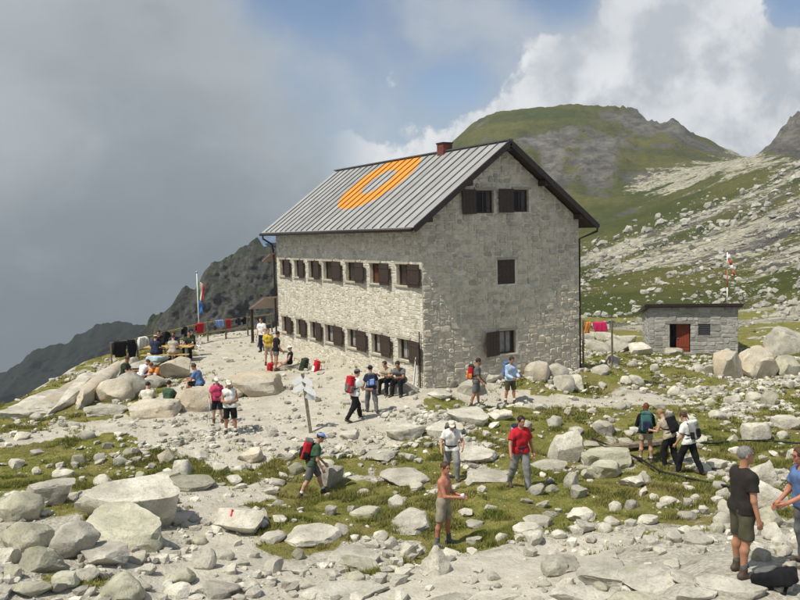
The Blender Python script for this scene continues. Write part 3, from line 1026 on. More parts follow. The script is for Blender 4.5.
# walls
mb = MB()
pierced(mb, HUT_L, 5.9 - GRD, holes_long, lambda a, z, o: long3(max(a, .004), z, o), 0.5)
long_wall = mb.build('long_wall', M_MORTAR2, hut)
mb = MB()
pierced(mb, HUT_W, 5.9 - GRD, [h for h in holes_gab if h[2] + GRD < WALL_H - .4], lambda a, z, o: gab3(max(a, .004), z, o), 0.5)
# gable triangle above eaves height with the two attic openings
def tri_fill(x0, x1, z0, zt0, zt1):
    V = [gab3(max(x, .004), z - GRD, o) for o in (0, -0.5) for x, z in ((x0, z0), (x1, z0), (x1, zt1), (x0, zt0))]
    mb.add(V, [(0, 1, 2, 3), (7, 6, 5, 4), (0, 4, 5, 1), (1, 5, 6, 2), (2, 6, 7, 3), (3, 7, 4, 0)])
U = lambda x: roof_z(x) - 0.20
(a0, a1, ab, at_), (b0, b1, _, bt) = gab_win[0], gab_win[1]
cuts = [0.0, a0, a1, b0, b1, HUT_W / 2, HUT_W]
cuts = sorted(cuts)
for x0, x1 in zip(cuts[:-1], cuts[1:]):
    mid = (x0 + x1) / 2
    lo = 5.9
    hit = None
    for w4 in gab_win[:2]:
        if w4[0] < mid < w4[1]:
            hit = w4
    if hit is not None:
        tri_fill(x0, x1, hit[3], max(hit[3] + .02, U(x0)), max(hit[3] + .02, U(x1)))
        if hit[2] > lo + .01:
            tri_fill(x0, x1, lo, hit[2], hit[2])
    else:
        tri_fill(x0, x1, lo, U(x0), U(x1))
gable_wall = mb.build('gable_wall', M_MORTAR, hut)
mb = MB()
mb.box((HUT_W - .5, .5, GRD), (HUT_W, HUT_L - .5, 6.0)).box((0.5, HUT_L - .5, GRD), (HUT_W, HUT_L, 6.0))
mb.add([(0.5, HUT_L - .5, 6), (HUT_W, HUT_L - .5, 6), (HUT_W / 2, HUT_L - .5, U(HUT_W / 2)), (0.5, HUT_L, 6), (HUT_W, HUT_L, 6), (HUT_W / 2, HUT_L, U(HUT_W / 2))],
       [(0, 2, 1), (3, 4, 5), (0, 1, 4, 3), (1, 2, 5, 4), (2, 0, 3, 5)])
mb.build('rear_wall', M_MORTAR, hut)
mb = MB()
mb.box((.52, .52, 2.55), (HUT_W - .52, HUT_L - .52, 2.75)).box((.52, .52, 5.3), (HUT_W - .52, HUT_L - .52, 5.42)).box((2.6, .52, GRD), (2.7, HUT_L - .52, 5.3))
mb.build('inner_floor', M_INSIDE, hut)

# stones: long wall and gable wall
def sh_free(x, z, *r): return True
rects = lay_stones(HUT_L, WALL_H - GRD, [(a - .03, b + .03, c - .06, d + .10) for a, b, c, d in holes_long], sh_free, 11, cw=0.092, ch=0.078, big=(2, 4))
stone_wall(rects, long3, 12, long_wall, M_FACADE, 150, lambda r: (r[0] + r[1]) / 2 - 6 * ((r[1] - r[0]) * (r[3] - r[2])) / .12 + (8 if r[2] < 0.7 else 0) + (6 if r[3] > 5.9 else 0), flip=False, proud=(0.004, 0.022), gap=0.010)
def in_gable(x, z, x0, x1, z0, z1): return z0 + GRD < U(x) - 0.02
hg = [(a - .03, b + .03, c - .03, d + .10) for a, b, c, d in holes_gab]
rects = lay_stones(HUT_W, 9.0 - GRD, hg, in_gable, 21, cw=0.118, ch=0.095, big=(2, 4))
d1 = 6.10 - 0.20 - GRD
clips = [(-RM, 1.0, d1), (RM, 1.0, d1 + RM * HUT_W)]
stone_wall(rects, gab3, 22, gable_wall, M_GABLE, 150, lambda r: abs(r[0] - 3.6) - 8 * ((r[1] - r[0]) * (r[3] - r[2])) / .12 + (8 if r[2] < 0.9 else 0), clips=clips, flip=False, gap=0.017, proud=(0.006, 0.045))
# lintels and corner quoin strip
for (a, b, c, d) in holes_long:
    MB().box((-.055, a - .06, d + GRD + .004), (.10, b + .06, d + GRD + .10)).build('lintel', M_FACADE, long_wall)
for (a, b, c, d) in holes_gab:
    MB().box((a - .06, -.05, d + GRD + .004), (b + .06, .10, d + GRD + .10)).build('lintel', M_GABLE, gable_wall)


def shutter_mesh(w_, h_):
    mb = MB()
    n = 4
    for k in range(n):
        mb.box((k * w_ / n + .004, -.016, 0), ((k + 1) * w_ / n - .004, .016, h_))
    mb.box((.02, -.036, h_ * .14), (w_ - .02, -.0165, h_ * .24)).box((.02, -.036, h_ * .76), (w_ - .02, -.0165, h_ * .86))
    return mb.mesh('shutter')


def window(face, a, b, c, d, curtain, sh_w, sh_side, sh_ang, closed=False, sill=True, curt_amt=0.5):
    """window part with frame mesh; children: pane, muntin, sill, shutter, curtain. face: 'long' or 'gable'"""
    T = (lambda s, z, o: (-o, s, z)) if face == 'long' else (lambda s, z, o: (s, -o, z))
    ori = -1 if face == 'long' else 1
    fw = 0.055
    mb = MB()
    for x0, x1, z0, z1 in ((a, a + fw, c, d), (b - fw, b, c, d), (a + fw, b - fw, c, c + fw), (a + fw, b - fw, d - fw, d)):
        p, q = np.array(T(x0, z0, -.14)), np.array(T(x1, z1, -.20))
        mb.box(tuple(np.minimum(p, q)), tuple(np.maximum(p, q)))
    wd = mb.build('window', M_FRAME, hut)
    p, q = np.array(T(a + fw, c + fw, -.165)), np.array(T(b - fw, d - fw, -.171))
    MB().box(tuple(np.minimum(p, q)), tuple(np.maximum(p, q))).build('pane', M_GLASS, wd)
    mid = (a + b) / 2
    p, q = np.array(T(mid - .02, c + fw, -.145)), np.array(T(mid + .02, d - fw, -.162))
    MB().box(tuple(np.minimum(p, q)), tuple(np.maximum(p, q))).build('muntin', M_FRAME, wd)
    if sill:
        p, q = np.array(T(a - .05, c - .055, .075)), np.array(T(b + .05, c - .004, -.12))
        MB().box(tuple(np.minimum(p, q)), tuple(np.maximum(p, q))).build('sill', M_FACADE if face == 'long' else M_MORTAR, wd)
    if curtain is not None:
        n = 18
        V, F = [], []
        x1 = a + fw + (b - a - 2 * fw) * curt_amt
        for i in range(n + 1):
            s = a + fw + (x1 - a - fw) * i / n
            o = -.205 + 0.014 * math.sin(i * 1.5)
            V += [T(s, c + .05, o), T(s, d - .04, o)]
        F = [(2 * i, 2 * i + 2, 2 * i + 3, 2 * i + 1) for i in range(n)]
        MB().add(V, F).build('curtain', curtain, wd)
    if closed:
        sm = shutter_mesh(b - a - .02, d - c - .02)
        o = link('shutter', sm, M_DARKWOOD, wd, T(a + .01, c + .01, -.02), 0.0)
    elif sh_w:
        sm = shutter_mesh(sh_w, d - c + .04)
        if face == 'long':      # hinged on the right-hand jamb as seen from outside (towards -y)
            o = link('shutter', sm, M_DARKWOOD, wd, (-.065, a - .01, c - .02), -math.pi / 2 - math.radians(sh_ang))
        else:                   # hinged on the left jamb, folded away to -x
            o = link('shutter', sm, M_DARKWOOD, wd, (a - .01, -.065, c - .02), math.pi + math.radians(sh_ang))
    return wd


cur1 = [None, None, M_CURT_R, M_CURT_R, None, 'brown', M_CURT_R]
cur2 = [None, M_CURT_W, M_CURT_W, M_CURT_W, M_CURT_W, M_CURT_W, M_CURT_W]
M_BROWNCURT = cloth('ochre curtain', (0.24, 0.09, 0.03))
for r, (zb, zt) in enumerate(ROWZ):
    for k, (v0, v1) in enumerate(win_v):
        cu = (cur1, cur2)[r][k]
        if cu == 'brown': cu = M_BROWNCURT
        window('long', v0, v1, zb, zt, cu, (v1 - v0) * 1.02, 'r', random.uniform(4, 9), curt_amt=1.0 if cu is M_BROWNCURT else (0.55 if r == 0 else 0.9))
g = gab_win
window('gable', *g[0], None, gx(475.5, 200) - gx(460.8, 200), 'l', 5, sill=False)
window('gable', *g[1], None, gx(513, 200) - gx(497, 200), 'l', 7, sill=False)
window('gable', *g[2], None, 0, 'l', 0, closed=True, sill=False)
window('gable', *g[3], M_CURT_W, gx(498.7, 342) - gx(482.5, 342), 'l', 14, sill=True, curt_amt=0.85)

# roof: standing-seam sheets, each a part, with the painted ring
def roof_hit(px, py):
    r = ray(px, py)
    # plane z = 6.16 + x*RM
    k = (6.16 + CAM[0] * RM - CAM[2]) / (r[2] - RM * r[0])
    return CAM + r * k


def roof_paint(name, dim):
    m, t = material(name)
    P = t.n('ShaderNodeTexCoord', out=3)
    ringA, ringB = plane_hit(300, 200, 0, 0), None
    xr, yr = t.n('ShaderNodeSeparateXYZ', {0: P}, out=0), t.n('ShaderNodeSeparateXYZ', {0: P}, out=1)


    pt_top, pt_bot, pt_l, pt_r = roof_hit(412, 154), roof_hit(345, 208), roof_hit(337, 204), roof_hit(422, 157)
    cxr, cyr = (pt_top[0] + pt_bot[0]) / 2 - 0.0, (roof_hit(336, 205)[1] + roof_hit(422, 156)[1]) / 2
    RX, RY = abs(pt_top[0] - pt_bot[0]) / 2 * 1.0, 2.45
    ex = t.m('MULTIPLY', t.m('SUBTRACT', xr, cxr), 1 / RX)
    ey = t.m('MULTIPLY', t.m('SUBTRACT', yr, cyr), 1 / RY)
    def superellipse(kx, ky):
        a = t.m('POWER', t.m('ABSOLUTE', t.m('MULTIPLY', ex, kx)), 2.2)
        b = t.m('POWER', t.m('ABSOLUTE', t.m('MULTIPLY', ey, ky)), 2.2)
        return t.m('ADD', a, b)
    n = t.noise(P, 1.3, 5, 0.6)
    nf = t.noise(t.vmul(P, (1.0, 6.0, 1.0)), 2.0, 5, 0.65)
    outer = t.m('LESS_THAN', superellipse(1, 1), 1.0)
    inner = t.m('LESS_THAN', superellipse(2.25, 2.5), 1.0)
    ring = t.m('MULTIPLY', outer, t.m('SUBTRACT', 1.0, inner))
    grey = t.mix(t.rng(nf, 0.3, 0.7), rgb(0.27, 0.275, 0.28), rgb(0.37, 0.375, 0.375))
    grey = t.mix(t.rng(n, 0.52, 0.75, 0, 0.5), grey, rgb(0.22, 0.19, 0.17))
    rn = t.n('ShaderNodeObjectInfo', out=5)
    grey = t.n('ShaderNodeVectorMath', {0: grey, 'Scale': t.rng(rn, 0, 1, 0.85, 1.12, False)}, operation='SCALE')
    orange = t.mix(t.rng(nf, 0.3, 0.75), rgb(0.64, 0.24, 0.028), rgb(0.78, 0.36, 0.07))
    col = t.mix(t.m('MULTIPLY', ring, t.rng(nf, 0.22, 0.32, 0.6, 1.0)), grey, orange)
    col = t.n('ShaderNodeVectorMath', {0: col, 'Scale': dim}, operation='SCALE')
    finish(t, col, 0.62, n, 0.15, 0.02, 0.0, 0.3)
    return m


M_ROOF = roof_paint('grey roof sheet with orange ring', 1.0)
M_SEAMRING = roof_paint('painted roof seam', 0.42)
M_SEAM = plain('dark roof seam', (0.10, 0.095, 0.095), 0.6, 0.2, 5)
OV, OG = 0.55, 0.50
xe0, xe1, xm = -OV, HUT_W + OV, HUT_W / 2
def rz(x): return roof_z(x) if 0 <= x <= HUT_W else 6.10 - RM * (-x if x < 0 else x - HUT_W)
y0r, y1r = -OG, HUT_L + OG
mb = MB()
for xa, xb in ((xe0, xm), (xm, xe1)):
    za, zb_ = rz(xa) - .02, rz(xb) - .02
    mb.add([(xa, y0r + .02, za), (xb, y0r + .02, zb_), (xb, y1r - .02, zb_), (xa, y1r - .02, za),
            (xa, y0r + .02, za - .11), (xb, y0r + .02, zb_ - .11), (xb, y1r - .02, zb_ - .11), (xa, y1r - .02, za - .11)],
           [(0, 1, 2, 3), (7, 6, 5, 4), (0, 4, 5, 1), (1, 5, 6, 2), (2, 6, 7, 3), (3, 7, 4, 0)])
roof = mb.build('roof', M_DARKWOOD, hut)
NP = 24
pw = (y1r - y0r) / NP
for k in range(NP):
    ya, yb = y0r + k * pw, y0r + (k + 1) * pw
    for side, (xa, xb) in enumerate(((xe0 - .03, xm), (xm, xe1 + .03))):
        za, zb_ = rz(xa), rz(xb)
        mb = MB()
        d = random.uniform(-.003, .003)
        mb.add([(xa, ya + .012, za + .012 + d), (xb, ya + .012, zb_ + .012 + d), (xb, yb - .012, zb_ + .012 - d), (xa, yb - .012, za + .012 - d),
                (xa, ya + .012, za - .016), (xb, ya + .012, zb_ - .016), (xb, yb - .012, zb_ - .016), (xa, yb - .012, za - .016)],
               [(0, 1, 2, 3), (7, 6, 5, 4), (0, 4, 5, 1), (1, 5, 6, 2), (2, 6, 7, 3), (3, 7, 4, 0)])
        mb.build('roof_sheet', M_ROOF, roof)
        mb = MB()
        mb.bar((xa, ya, za + .03), (xb, ya, zb_ + .03), 0.024, 0.06)
        mb.build('roof_seam', M_SEAMRING, roof)
mb = MB().bar((xm, y0r - .02, rz(xm) + .04), (xm, y1r + .02, rz(xm) + .04), .22, .05)
mb.build('ridge_cap', M_SEAM, roof)
# rake boards, purlin ends, fascia
for xa, xb in ((xe0 - .04, xm), (xm, xe1 + .04)):
    MB().bar((xa, y0r - .015, rz(xa) - .085), (xb, y0r - .015, rz(xb) - .085), 0.035, .20, up=(0, -1, 0) if False else (0, 0, 1)).build('rake_board', M_BROWNMETAL, roof)
for x in (0.15, 1.9, 3.665, 5.4, 7.15):
    MB().box((x - .09, y0r + .06, rz(x) - .36), (x + .09, 0.02, rz(x) - .145)).build('purlin', M_DARKWOOD, roof)
# gutters and downpipes
def gutter(x, name='gutter'):
    pts = [(x, y0r + .05, rz(xe0) - .09), (x, y1r - .05, rz(xe0) - .11)]
    MB().tube(pts, .075, 10).build(name, M_BROWNMETAL, roof, smooth=True)
gutter(xe0 - .10); gutter(xe1 + .10)
xg = xe0 - .10
for yy, xx in ((HUT_L + .12, None),):
    pts = [(xg, yy, rz(xe0) - .12), (xg, yy, rz(xe0) - .32), (-.18, yy - .05, rz(xe0) - .62), (-.12, yy - .05, 4.6), (-.12, yy - .05, GRD + .5)]
    MB().tube(pts, .05, 8).build('downpipe', M_BROWNMETAL, hut, smooth=True)
MB().tube([(-.10, 0.12, 1.9), (-.10, 0.12, -.3)], .028, 8).build('downpipe', M_BROWNMETAL, hut, smooth=True)
pts = [(xe1 + .1, y0r + .12, rz(xe1) - .1), (xe1 + .1, y0r + .12, rz(xe1) - .3), (HUT_W + .12, .1, rz(xe1) - .6), (HUT_W + .12, .1, GRD)]
MB().tube(pts, .05, 8).build('downpipe', M_BROWNMETAL, hut, smooth=True)
# chimney
r = ray(444.5, 146)
kk = (xm - CAM[0]) / r[0]
cy0 = (CAM + r * kk)[1]
M_CHIM = plain('red brown chimney render', (0.16, 0.05, 0.04), 0.9, 0.35, 6)
mb = MB().box((xm - .22, cy0 - .25, 8.5), (xm + .22, cy0 + .25, 9.16))
ch = mb.build('chimney', M_CHIM, hut)
MB().box((xm - .25, cy0 - .28, 9.163), (xm + .25, cy0 + .28, 9.22)).build('chimney_cap', M_BROWNMETAL, ch)

# porch canopies at the far end, solar panel
M_PORCH = plain('brownish tin roof', (0.27, 0.21, 0.18), 0.6, 0.25, 4)
def canopy(y0, y1, x0, x1, zlo, zhi, post):
    mb = MB()
    mb.add([(x0, y0, zhi), (x1, y0, zhi), (x1, y1, zlo), (x0, y1, zlo), (x0, y0, zhi - .08), (x1, y0, zhi - .08), (x1, y1, zlo - .08), (x0, y1, zlo - .08)],
           [(0, 1, 2, 3), (7, 6, 5, 4), (0, 4, 5, 1), (1, 5, 6, 2), (2, 6, 7, 3), (3, 7, 4, 0)])
    o = mb.build('porch_roof', M_PORCH, hut)
    n = int((x1 - x0) / .35)
    for k in range(n + 1):
        x = x0 + (x1 - x0) * k / n
        MB().bar((x, y0, zhi + .02), (x, y1, zlo + .02), .03, .05).build('roof_seam', M_SEAM, o)
    if post:
        for x in (x0 + .1, x1 - .1):
            MB().box((x - .06, y1 - .16, GRD), (x + .06, y1 - .04, zlo - .09)).build('porch_post', M_DARKWOOD, o)
canopy(HUT_L + .02, HUT_L + 2.3, -0.75, 2.2, 1.75, 2.45, True)
canopy(HUT_L + .02, HUT_L + 1.2, -0.35, 1.6, 4.25, 4.65, False)
M_PV = plain('blue solar panel', (0.16, 0.22, 0.34), 0.15, 0.2, 3, 0.0, 0.02, 0.6)
sp = MB().add([(-.55, HUT_L + .25, 4.98), (.55, HUT_L + .25, 4.98), (.55, HUT_L + 1.15, 5.50), (-.55, HUT_L + 1.15, 5.50),
               (-.55, HUT_L + .27, 4.94), (.55, HUT_L + .27, 4.94), (.55, HUT_L + 1.17, 5.46), (-.55, HUT_L + 1.17, 5.46)],
              [(3, 2, 1, 0), (4, 5, 6, 7), (0, 1, 5, 4), (1, 2, 6, 5), (2, 3, 7, 6), (3, 0, 4, 7)])
po = sp.build('solar_panel', M_PV, hut)
MB().bar((0, HUT_L + .02, 4.75), (0, HUT_L + .7, 5.17), .05, .05).build('bracket', M_STEEL, po)
# pale timber prop beside the corner and a porch door
MB().bar((-.22, .42, -.15), (-.14, .30, .95), .10, .035).build('timber_prop', M_WHITE, hut)
MB().bar((-.24, .25, -.15), (-.13, .22, .90), .08, .03).build('timber_prop', M_WHITE, hut)

# ------------------------------------------------------------------ the annex (small stone shed)
an_r = at_depth(738, 354, 49.4)
an_l = at_depth(649, 356, 50.3)
ux = (an_r - an_l)[:2]
AW = float(np.linalg.norm(ux))
ang = math.atan2(ux[1], ux[0])
annex = thing('stone_shed', 'small flat-roofed stone shed with an open doorway among the boulders', 'shed', (an_l[0], an_l[1], float(an_l[2]) - .35), ang)
AH, AD = 3.2, 4.0
hole_door = (0.235 * AW, 0.475 * AW, 0.55, 2.22)
hole_win = (0.555 * AW, 0.695 * AW, 1.55, 2.22)
M_SHED = stone_material('shed granite', [(0.26, 0.255, 0.24), (0.36, 0.355, 0.335), (0.44, 0.435, 0.41), (0.52, 0.51, 0.48)], 0.35)
def ann3(a, z, out): return (a, -out, z)
def ann3s(a, z, out): return (-out, AD - a, z)
mb = MB()
pierced(mb, AW, AH, [hole_door, hole_win], ann3, 0.35)
M_GREYMORTAR = plain('grey mortar', (0.36, 0.35, 0.32), 0.95, 0.25, 5, bump=0.5, bdist=0.02)
aw = mb.build('front_wall', M_GREYMORTAR, annex)
mb = MB()
for xa, xb in ((0, .35), (AW - .35, AW)):
    mb.add([(xa, .352, 0), (xb, .352, 0), (xb, AD, 0), (xa, AD, 0), (xa, .352, AH - .12), (xb, .352, AH - .12), (xb, AD, AH - .74), (xa, AD, AH - .74)], [(0, 3, 2, 1), (4, 5, 6, 7), (0, 1, 5, 4), (1, 2, 6, 5), (2, 3, 7, 6), (3, 0, 4, 7)])
mb.box((.352, AD - .35, 0), (AW - .352, AD, AH - .74))
sw = mb.build('side_wall', M_GREYMORTAR, annex)
rects = lay_stones(AW, AH, [(hole_door[0] - .02, hole_door[1] + .02, 0, hole_door[3] + .16), hole_win], sh_free, 31, cw=0.15, ch=0.115, big=(2, 5))
stone_wall(rects, ann3, 32, aw, M_SHED, 110, lambda r: -(r[1] - r[0]) * (r[3] - r[2]) + (5 if r[2] < .5 else 0), proud=(0.006, 0.03))
rects = lay_stones(AD, AH, [], lambda x, z, x0, x1, z0, z1: z1 < AH - .13 - .17 * (AD - x), 33, cw=0.15, ch=0.115, big=(2, 5))
stone_wall(rects, ann3s, 34, sw, M_SHED, 0, lambda r: 0, proud=(0.006, 0.03), flip=False)
MB().box((hole_door[0] - .25, -.03, hole_door[3] + .004), (hole_door[1] + .25, .2, hole_door[3] + .16)).build('lintel', M_SHED, aw)
mb = MB()
mb.add([(-.22, -.28, AH + .003), (AW + .2, -.28, AH + .003), (AW + .2, AD + .2, AH - .75), (-.22, AD + .2, AH - .75), (-.22, -.28, AH + .09), (AW + .2, -.28, AH + .09), (AW + .2, AD + .2, AH - .66), (-.22, AD + .2, AH - .66)], [(0, 3, 2, 1), (4, 5, 6, 7), (0, 1, 5, 4), (1, 2, 6, 5), (2, 3, 7, 6), (3, 0, 4, 7)])
ar = mb.build('roof_slab', M_BROWNMETAL, annex)
MB().box((-.26, -.32, AH + .04), (AW + .24, -.284, AH + .20)).build('fascia', M_BROWNMETAL, ar)
MB().bar((-.245, -.28, AH + .06), (-.245, AD + .2, AH - .69), .04, .16).build('fascia', M_BROWNMETAL, ar)
M_REDDOOR = plain('red brown painted door', (0.22, 0.045, 0.022), 0.6, 0.25)
dm = MB()
dw = (hole_door[1] - hole_door[0]) * .62
for k in range(5):
    dm.box((-dw + k * dw / 5 + .004, -.02, 0), (-dw + (k + 1) * dw / 5 - .004, .02, hole_door[3] - .62))
dm.box((-dw + .03, -.04, .25), (-.03, -.0205, .37)).box((-dw + .03, -.04, 1.1), (-.03, -.0205, 1.22))
dl = dm.build('door', M_REDDOOR, annex, (hole_door[1] - .05, .26, .60), math.radians(-14))
MB().box((-dw + .06, -.07, .72), (-dw + .14, -.0405, .76)).build('handle', M_STEEL, dl)
mb = MB()
for k in range(5):
    z = hole_win[2] + .02 + k * (hole_win[3] - hole_win[2] - .04) / 5
    mb.box((hole_win[0] + .02, .03, z), (hole_win[1] - .02, .08, z + .105))
wv_ = mb.build('window', plain('slate grey shutter', (0.05, 0.052, 0.055), .6, .2), annex)
MB().box((hole_win[0] - .03, -.02, hole_win[2] - .06), (hole_win[1] + .03, .1, hole_win[2] - .004)).build('sill', M_SHED, wv_)
MB().box((hole_door[0] - .2, -.5, .3), (hole_door[1] + .2, .3, .56)).build('step', M_SHED, annex)
# ------------------------------------------------------------------ rocks
def ico(sub):
    import bmesh
    bm = bmesh.new()
    bmesh.ops.create_icosphere(bm, subdivisions=sub, radius=1.0)
    V = np.array([v.co[:] for v in bm.verts])
    F = np.array([[v.index for v in f.verts] for f in bm.faces], np.int32)
    bm.free()
    return V, F


ICO = {k: ico(k) for k in (1, 2, 3, 4)}


def rock_shape(sub, seed, shape='blocky', rough=0.06):
    """boulder: sphere broken by fracture planes, then weathered; unit size"""
    rs = np.random.default_rng(seed)
    V, F = ICO[sub]
    V = V.copy()
    # uneven lump first, so no two outlines agree
    V *= (1 + 0.30 * fbm(V * 0.9 + seed % 89, 2))[:, None]
    n = {'rounded': 16, 'blocky': 15, 'flat': 13, 'pointed': 12, 'long': 13, 'hump': 14}.get(shape, 14)
    lo, hi = {'rounded': (.66, .90), 'blocky': (.46, .76), 'flat': (.52, .84), 'pointed': (.45, .75), 'long': (.55, .85), 'hump': (.62, .88)}.get(shape, (.55, .85))
    keep = .90 if shape in ('rounded', 'hump') else .97
    for k in range(n):
        nn = rs.normal(size=3)
        if shape == 'pointed':
            nn[2] = abs(nn[2]) * 0.5
        nn /= np.linalg.norm(nn)
        d = rs.uniform(lo, hi)
        e = V @ nn - d
        V -= np.where(e > 0, e * keep, 0)[:, None] * nn
    if shape in ('flat', 'hump', 'slab'):
        nn = np.array([rs.normal(0, .18), rs.normal(0, .18) - .12, 1.0]); nn /= np.linalg.norm(nn)
        e = V @ nn - rs.uniform(.28, .42)
        V -= np.where(e > 0, e * (.7 if shape == 'hump' else .94), 0)[:, None] * nn
    if shape == 'pointed':
        f = np.clip(V[:, 2], -1, 1)
        V[:, :2] *= (1 - 0.5 * np.clip(f, 0, 1))[:, None]
    nrm = V / (np.linalg.norm(V, axis=1)[:, None] + 1e-9)
    if sub >= 3:
        V = V + nrm * (rough * 1.2 * fbm(V * 1.7 + seed % 97, 3) + rough * .9 * (fbm(V * 3.6 + seed % 53, 3, .55, True) - .3) + rough * .25 * fbm(V * 11 + seed % 31, 2))[:, None]
    else:
        V = V + nrm * (rough * fbm(V * 1.7 + seed % 97, 3))[:, None]
    V -= (V.max(0) + V.min(0)) / 2
    V /= (V.max(0) - V.min(0)) / 2
    return V, F


# landmarks for telling the rocks apart
LAND = [(740, 540, 'the man in the brown shirt'), (443, 520, 'the shirtless man'), (518, 470, 'the man in the red shirt'), (452, 460, 'the hiker in the white cap'),
        (312, 480, 'the hiker in the blue cap'), (650, 450, 'the three women with rucksacks'), (237, 520, 'the boulder with the red trail mark'),
        (310, 410, 'the signpost'), (690, 345, 'the stone shed'), (500, 375, 'the gable wall'), (230, 415, 'the couple in white caps'), (150, 380, 'the people resting on the rocks'),
        (568, 450, 'the big white boulder'), (100, 500, 'the long pale slab at lower left'), (30, 410, 'the plateau rim'), (640, 575, 'the bare bedrock slabs'), (747, 360, 'the huge split boulder'),
        (20, 590, 'the lower left corner'), (400, 590, 'the lower edge'), (180, 590, 'the stony track'), (790, 430, 'the right edge'), (370, 400, 'the two walkers near the hut')]
_seen_labels = {}
N_ROCK = [0]


def rock_label(px, py, size, tone, shape):
    lx, ly, nm = min(LAND, key=lambda L: (L[0] - px) ** 2 + 2.2 * (L[1] - py) ** 2)
    dx, dy = px - lx, py - ly
    if abs(dx) > 2.0 * abs(dy):
        rel = 'right of' if dx > 0 else 'left of'
    elif abs(dy) > 2.0 * abs(dx):
        rel = 'in front of' if dy > 0 else 'behind'
    else:
        rel = ('in front and right of' if dx > 0 else 'in front and left of') if dy > 0 else ('behind and right of' if dx > 0 else 'behind and left of')
    return f'{size} {shape} {tone} rock {rel} {nm}'


ORD = ['', 'second ', 'third ', 'fourth ', 'fifth ', 'sixth ', 'seventh ', 'eighth ', 'ninth ', 'tenth ']


def boulder(px, py, wpx, hpx, tone=0, shape='blocky', label=None, name='boulder', rot=None, deep=0.85, sink=0.3, tilt=0.0, sub=None, group=None, lean=0.0):
    """boulder whose foot shows at photo pixel (px, py); wpx, hpx its size there"""
    q, d = on_ground(px, py)
    W_, H_ = wpx * d / FPX, hpx * d / FPX
    N_ROCK[0] += 1
    seed = 1000 + N_ROCK[0] * 13
    rs = np.random.default_rng(seed)
    sub = sub or (4 if wpx > 26 else 3 if wpx > 12 else 2)
    V, F = rock_shape(sub, seed, shape)
    hx, hy = W_ / 2, W_ / 2 * deep
    if shape == 'long':
        hy = W_ * 0.28
    if shape in ('flat', 'hump', 'slab'):
        sink = max(sink, .42)
    # a flat-lying rock shows its top face: part of the picture height comes from its depth
    view_slope = (CAM[2] - q[2]) / d
    hz = max(0.30 * H_, (H_ - 0.85 * hy * view_slope)) / 2 / (1 - sink) * 1.12
    hz = min(hz, hx * 1.3)
    if shape == 'slab':
        hz = min(hz, .20 * hx + .04)
        hy = float(np.clip((H_ - hz) / (2 * view_slope), .5 * hx, 1.7 * hx))
    V = V * np.array([hx, hy, hz])
    a = rs.uniform(-.35, .35) if rot is None else rot
    ca, sa = math.cos(a), math.sin(a)
    V = V @ np.array([[ca, sa, 0], [-sa, ca, 0], [0, 0, 1]])
    if lean:
        cl, sl = math.cos(lean), math.sin(lean)
        V = V @ np.array([[cl, 0, -sl], [0, 1, 0], [sl, 0, cl]])
    # picture-right / away axes on the ground
    Wd = V[:, :1] * RIGHT0 + V[:, 1:2] * FLAT + V[:, 2:] * np.array([0, 0, 1.0])
    cpos = q + FLAT * hy * 0.75
    z = float(hgt(cpos[0], cpos[1]))
    z = 0.5 * z + 0.5 * q[2]
    me = mesh_np(name, Wd, F, None, True)
    me.set_sharp_from_angle(angle=math.radians(24 if shape != 'rounded' else 32))
    o = link(name, me, ROCKS[tone], None, (cpos[0], cpos[1], z + hz * (1 - 2 * sink)))
    size = 'big' if wpx > 40 else 'mid-sized' if wpx > 20 else 'small'
    tn = ('pale', 'grey', 'lichen-spotted', 'cream')[tone]
    shape = {'slab': 'flat', 'hump': 'rounded'}.get(shape, shape)
    lb = label or rock_label(px, py, size, tn, shape)
    k = _seen_labels.get(lb, 0)
    _seen_labels[lb] = k + 1
    if k:
        lb = lb.replace(f'{size} ', f'{ORD[min(k, 9)]}{size} ', 1) if not label else lb
    tag(o, lb, 'rock', group or 'rocks lying about the plateau')
    return o


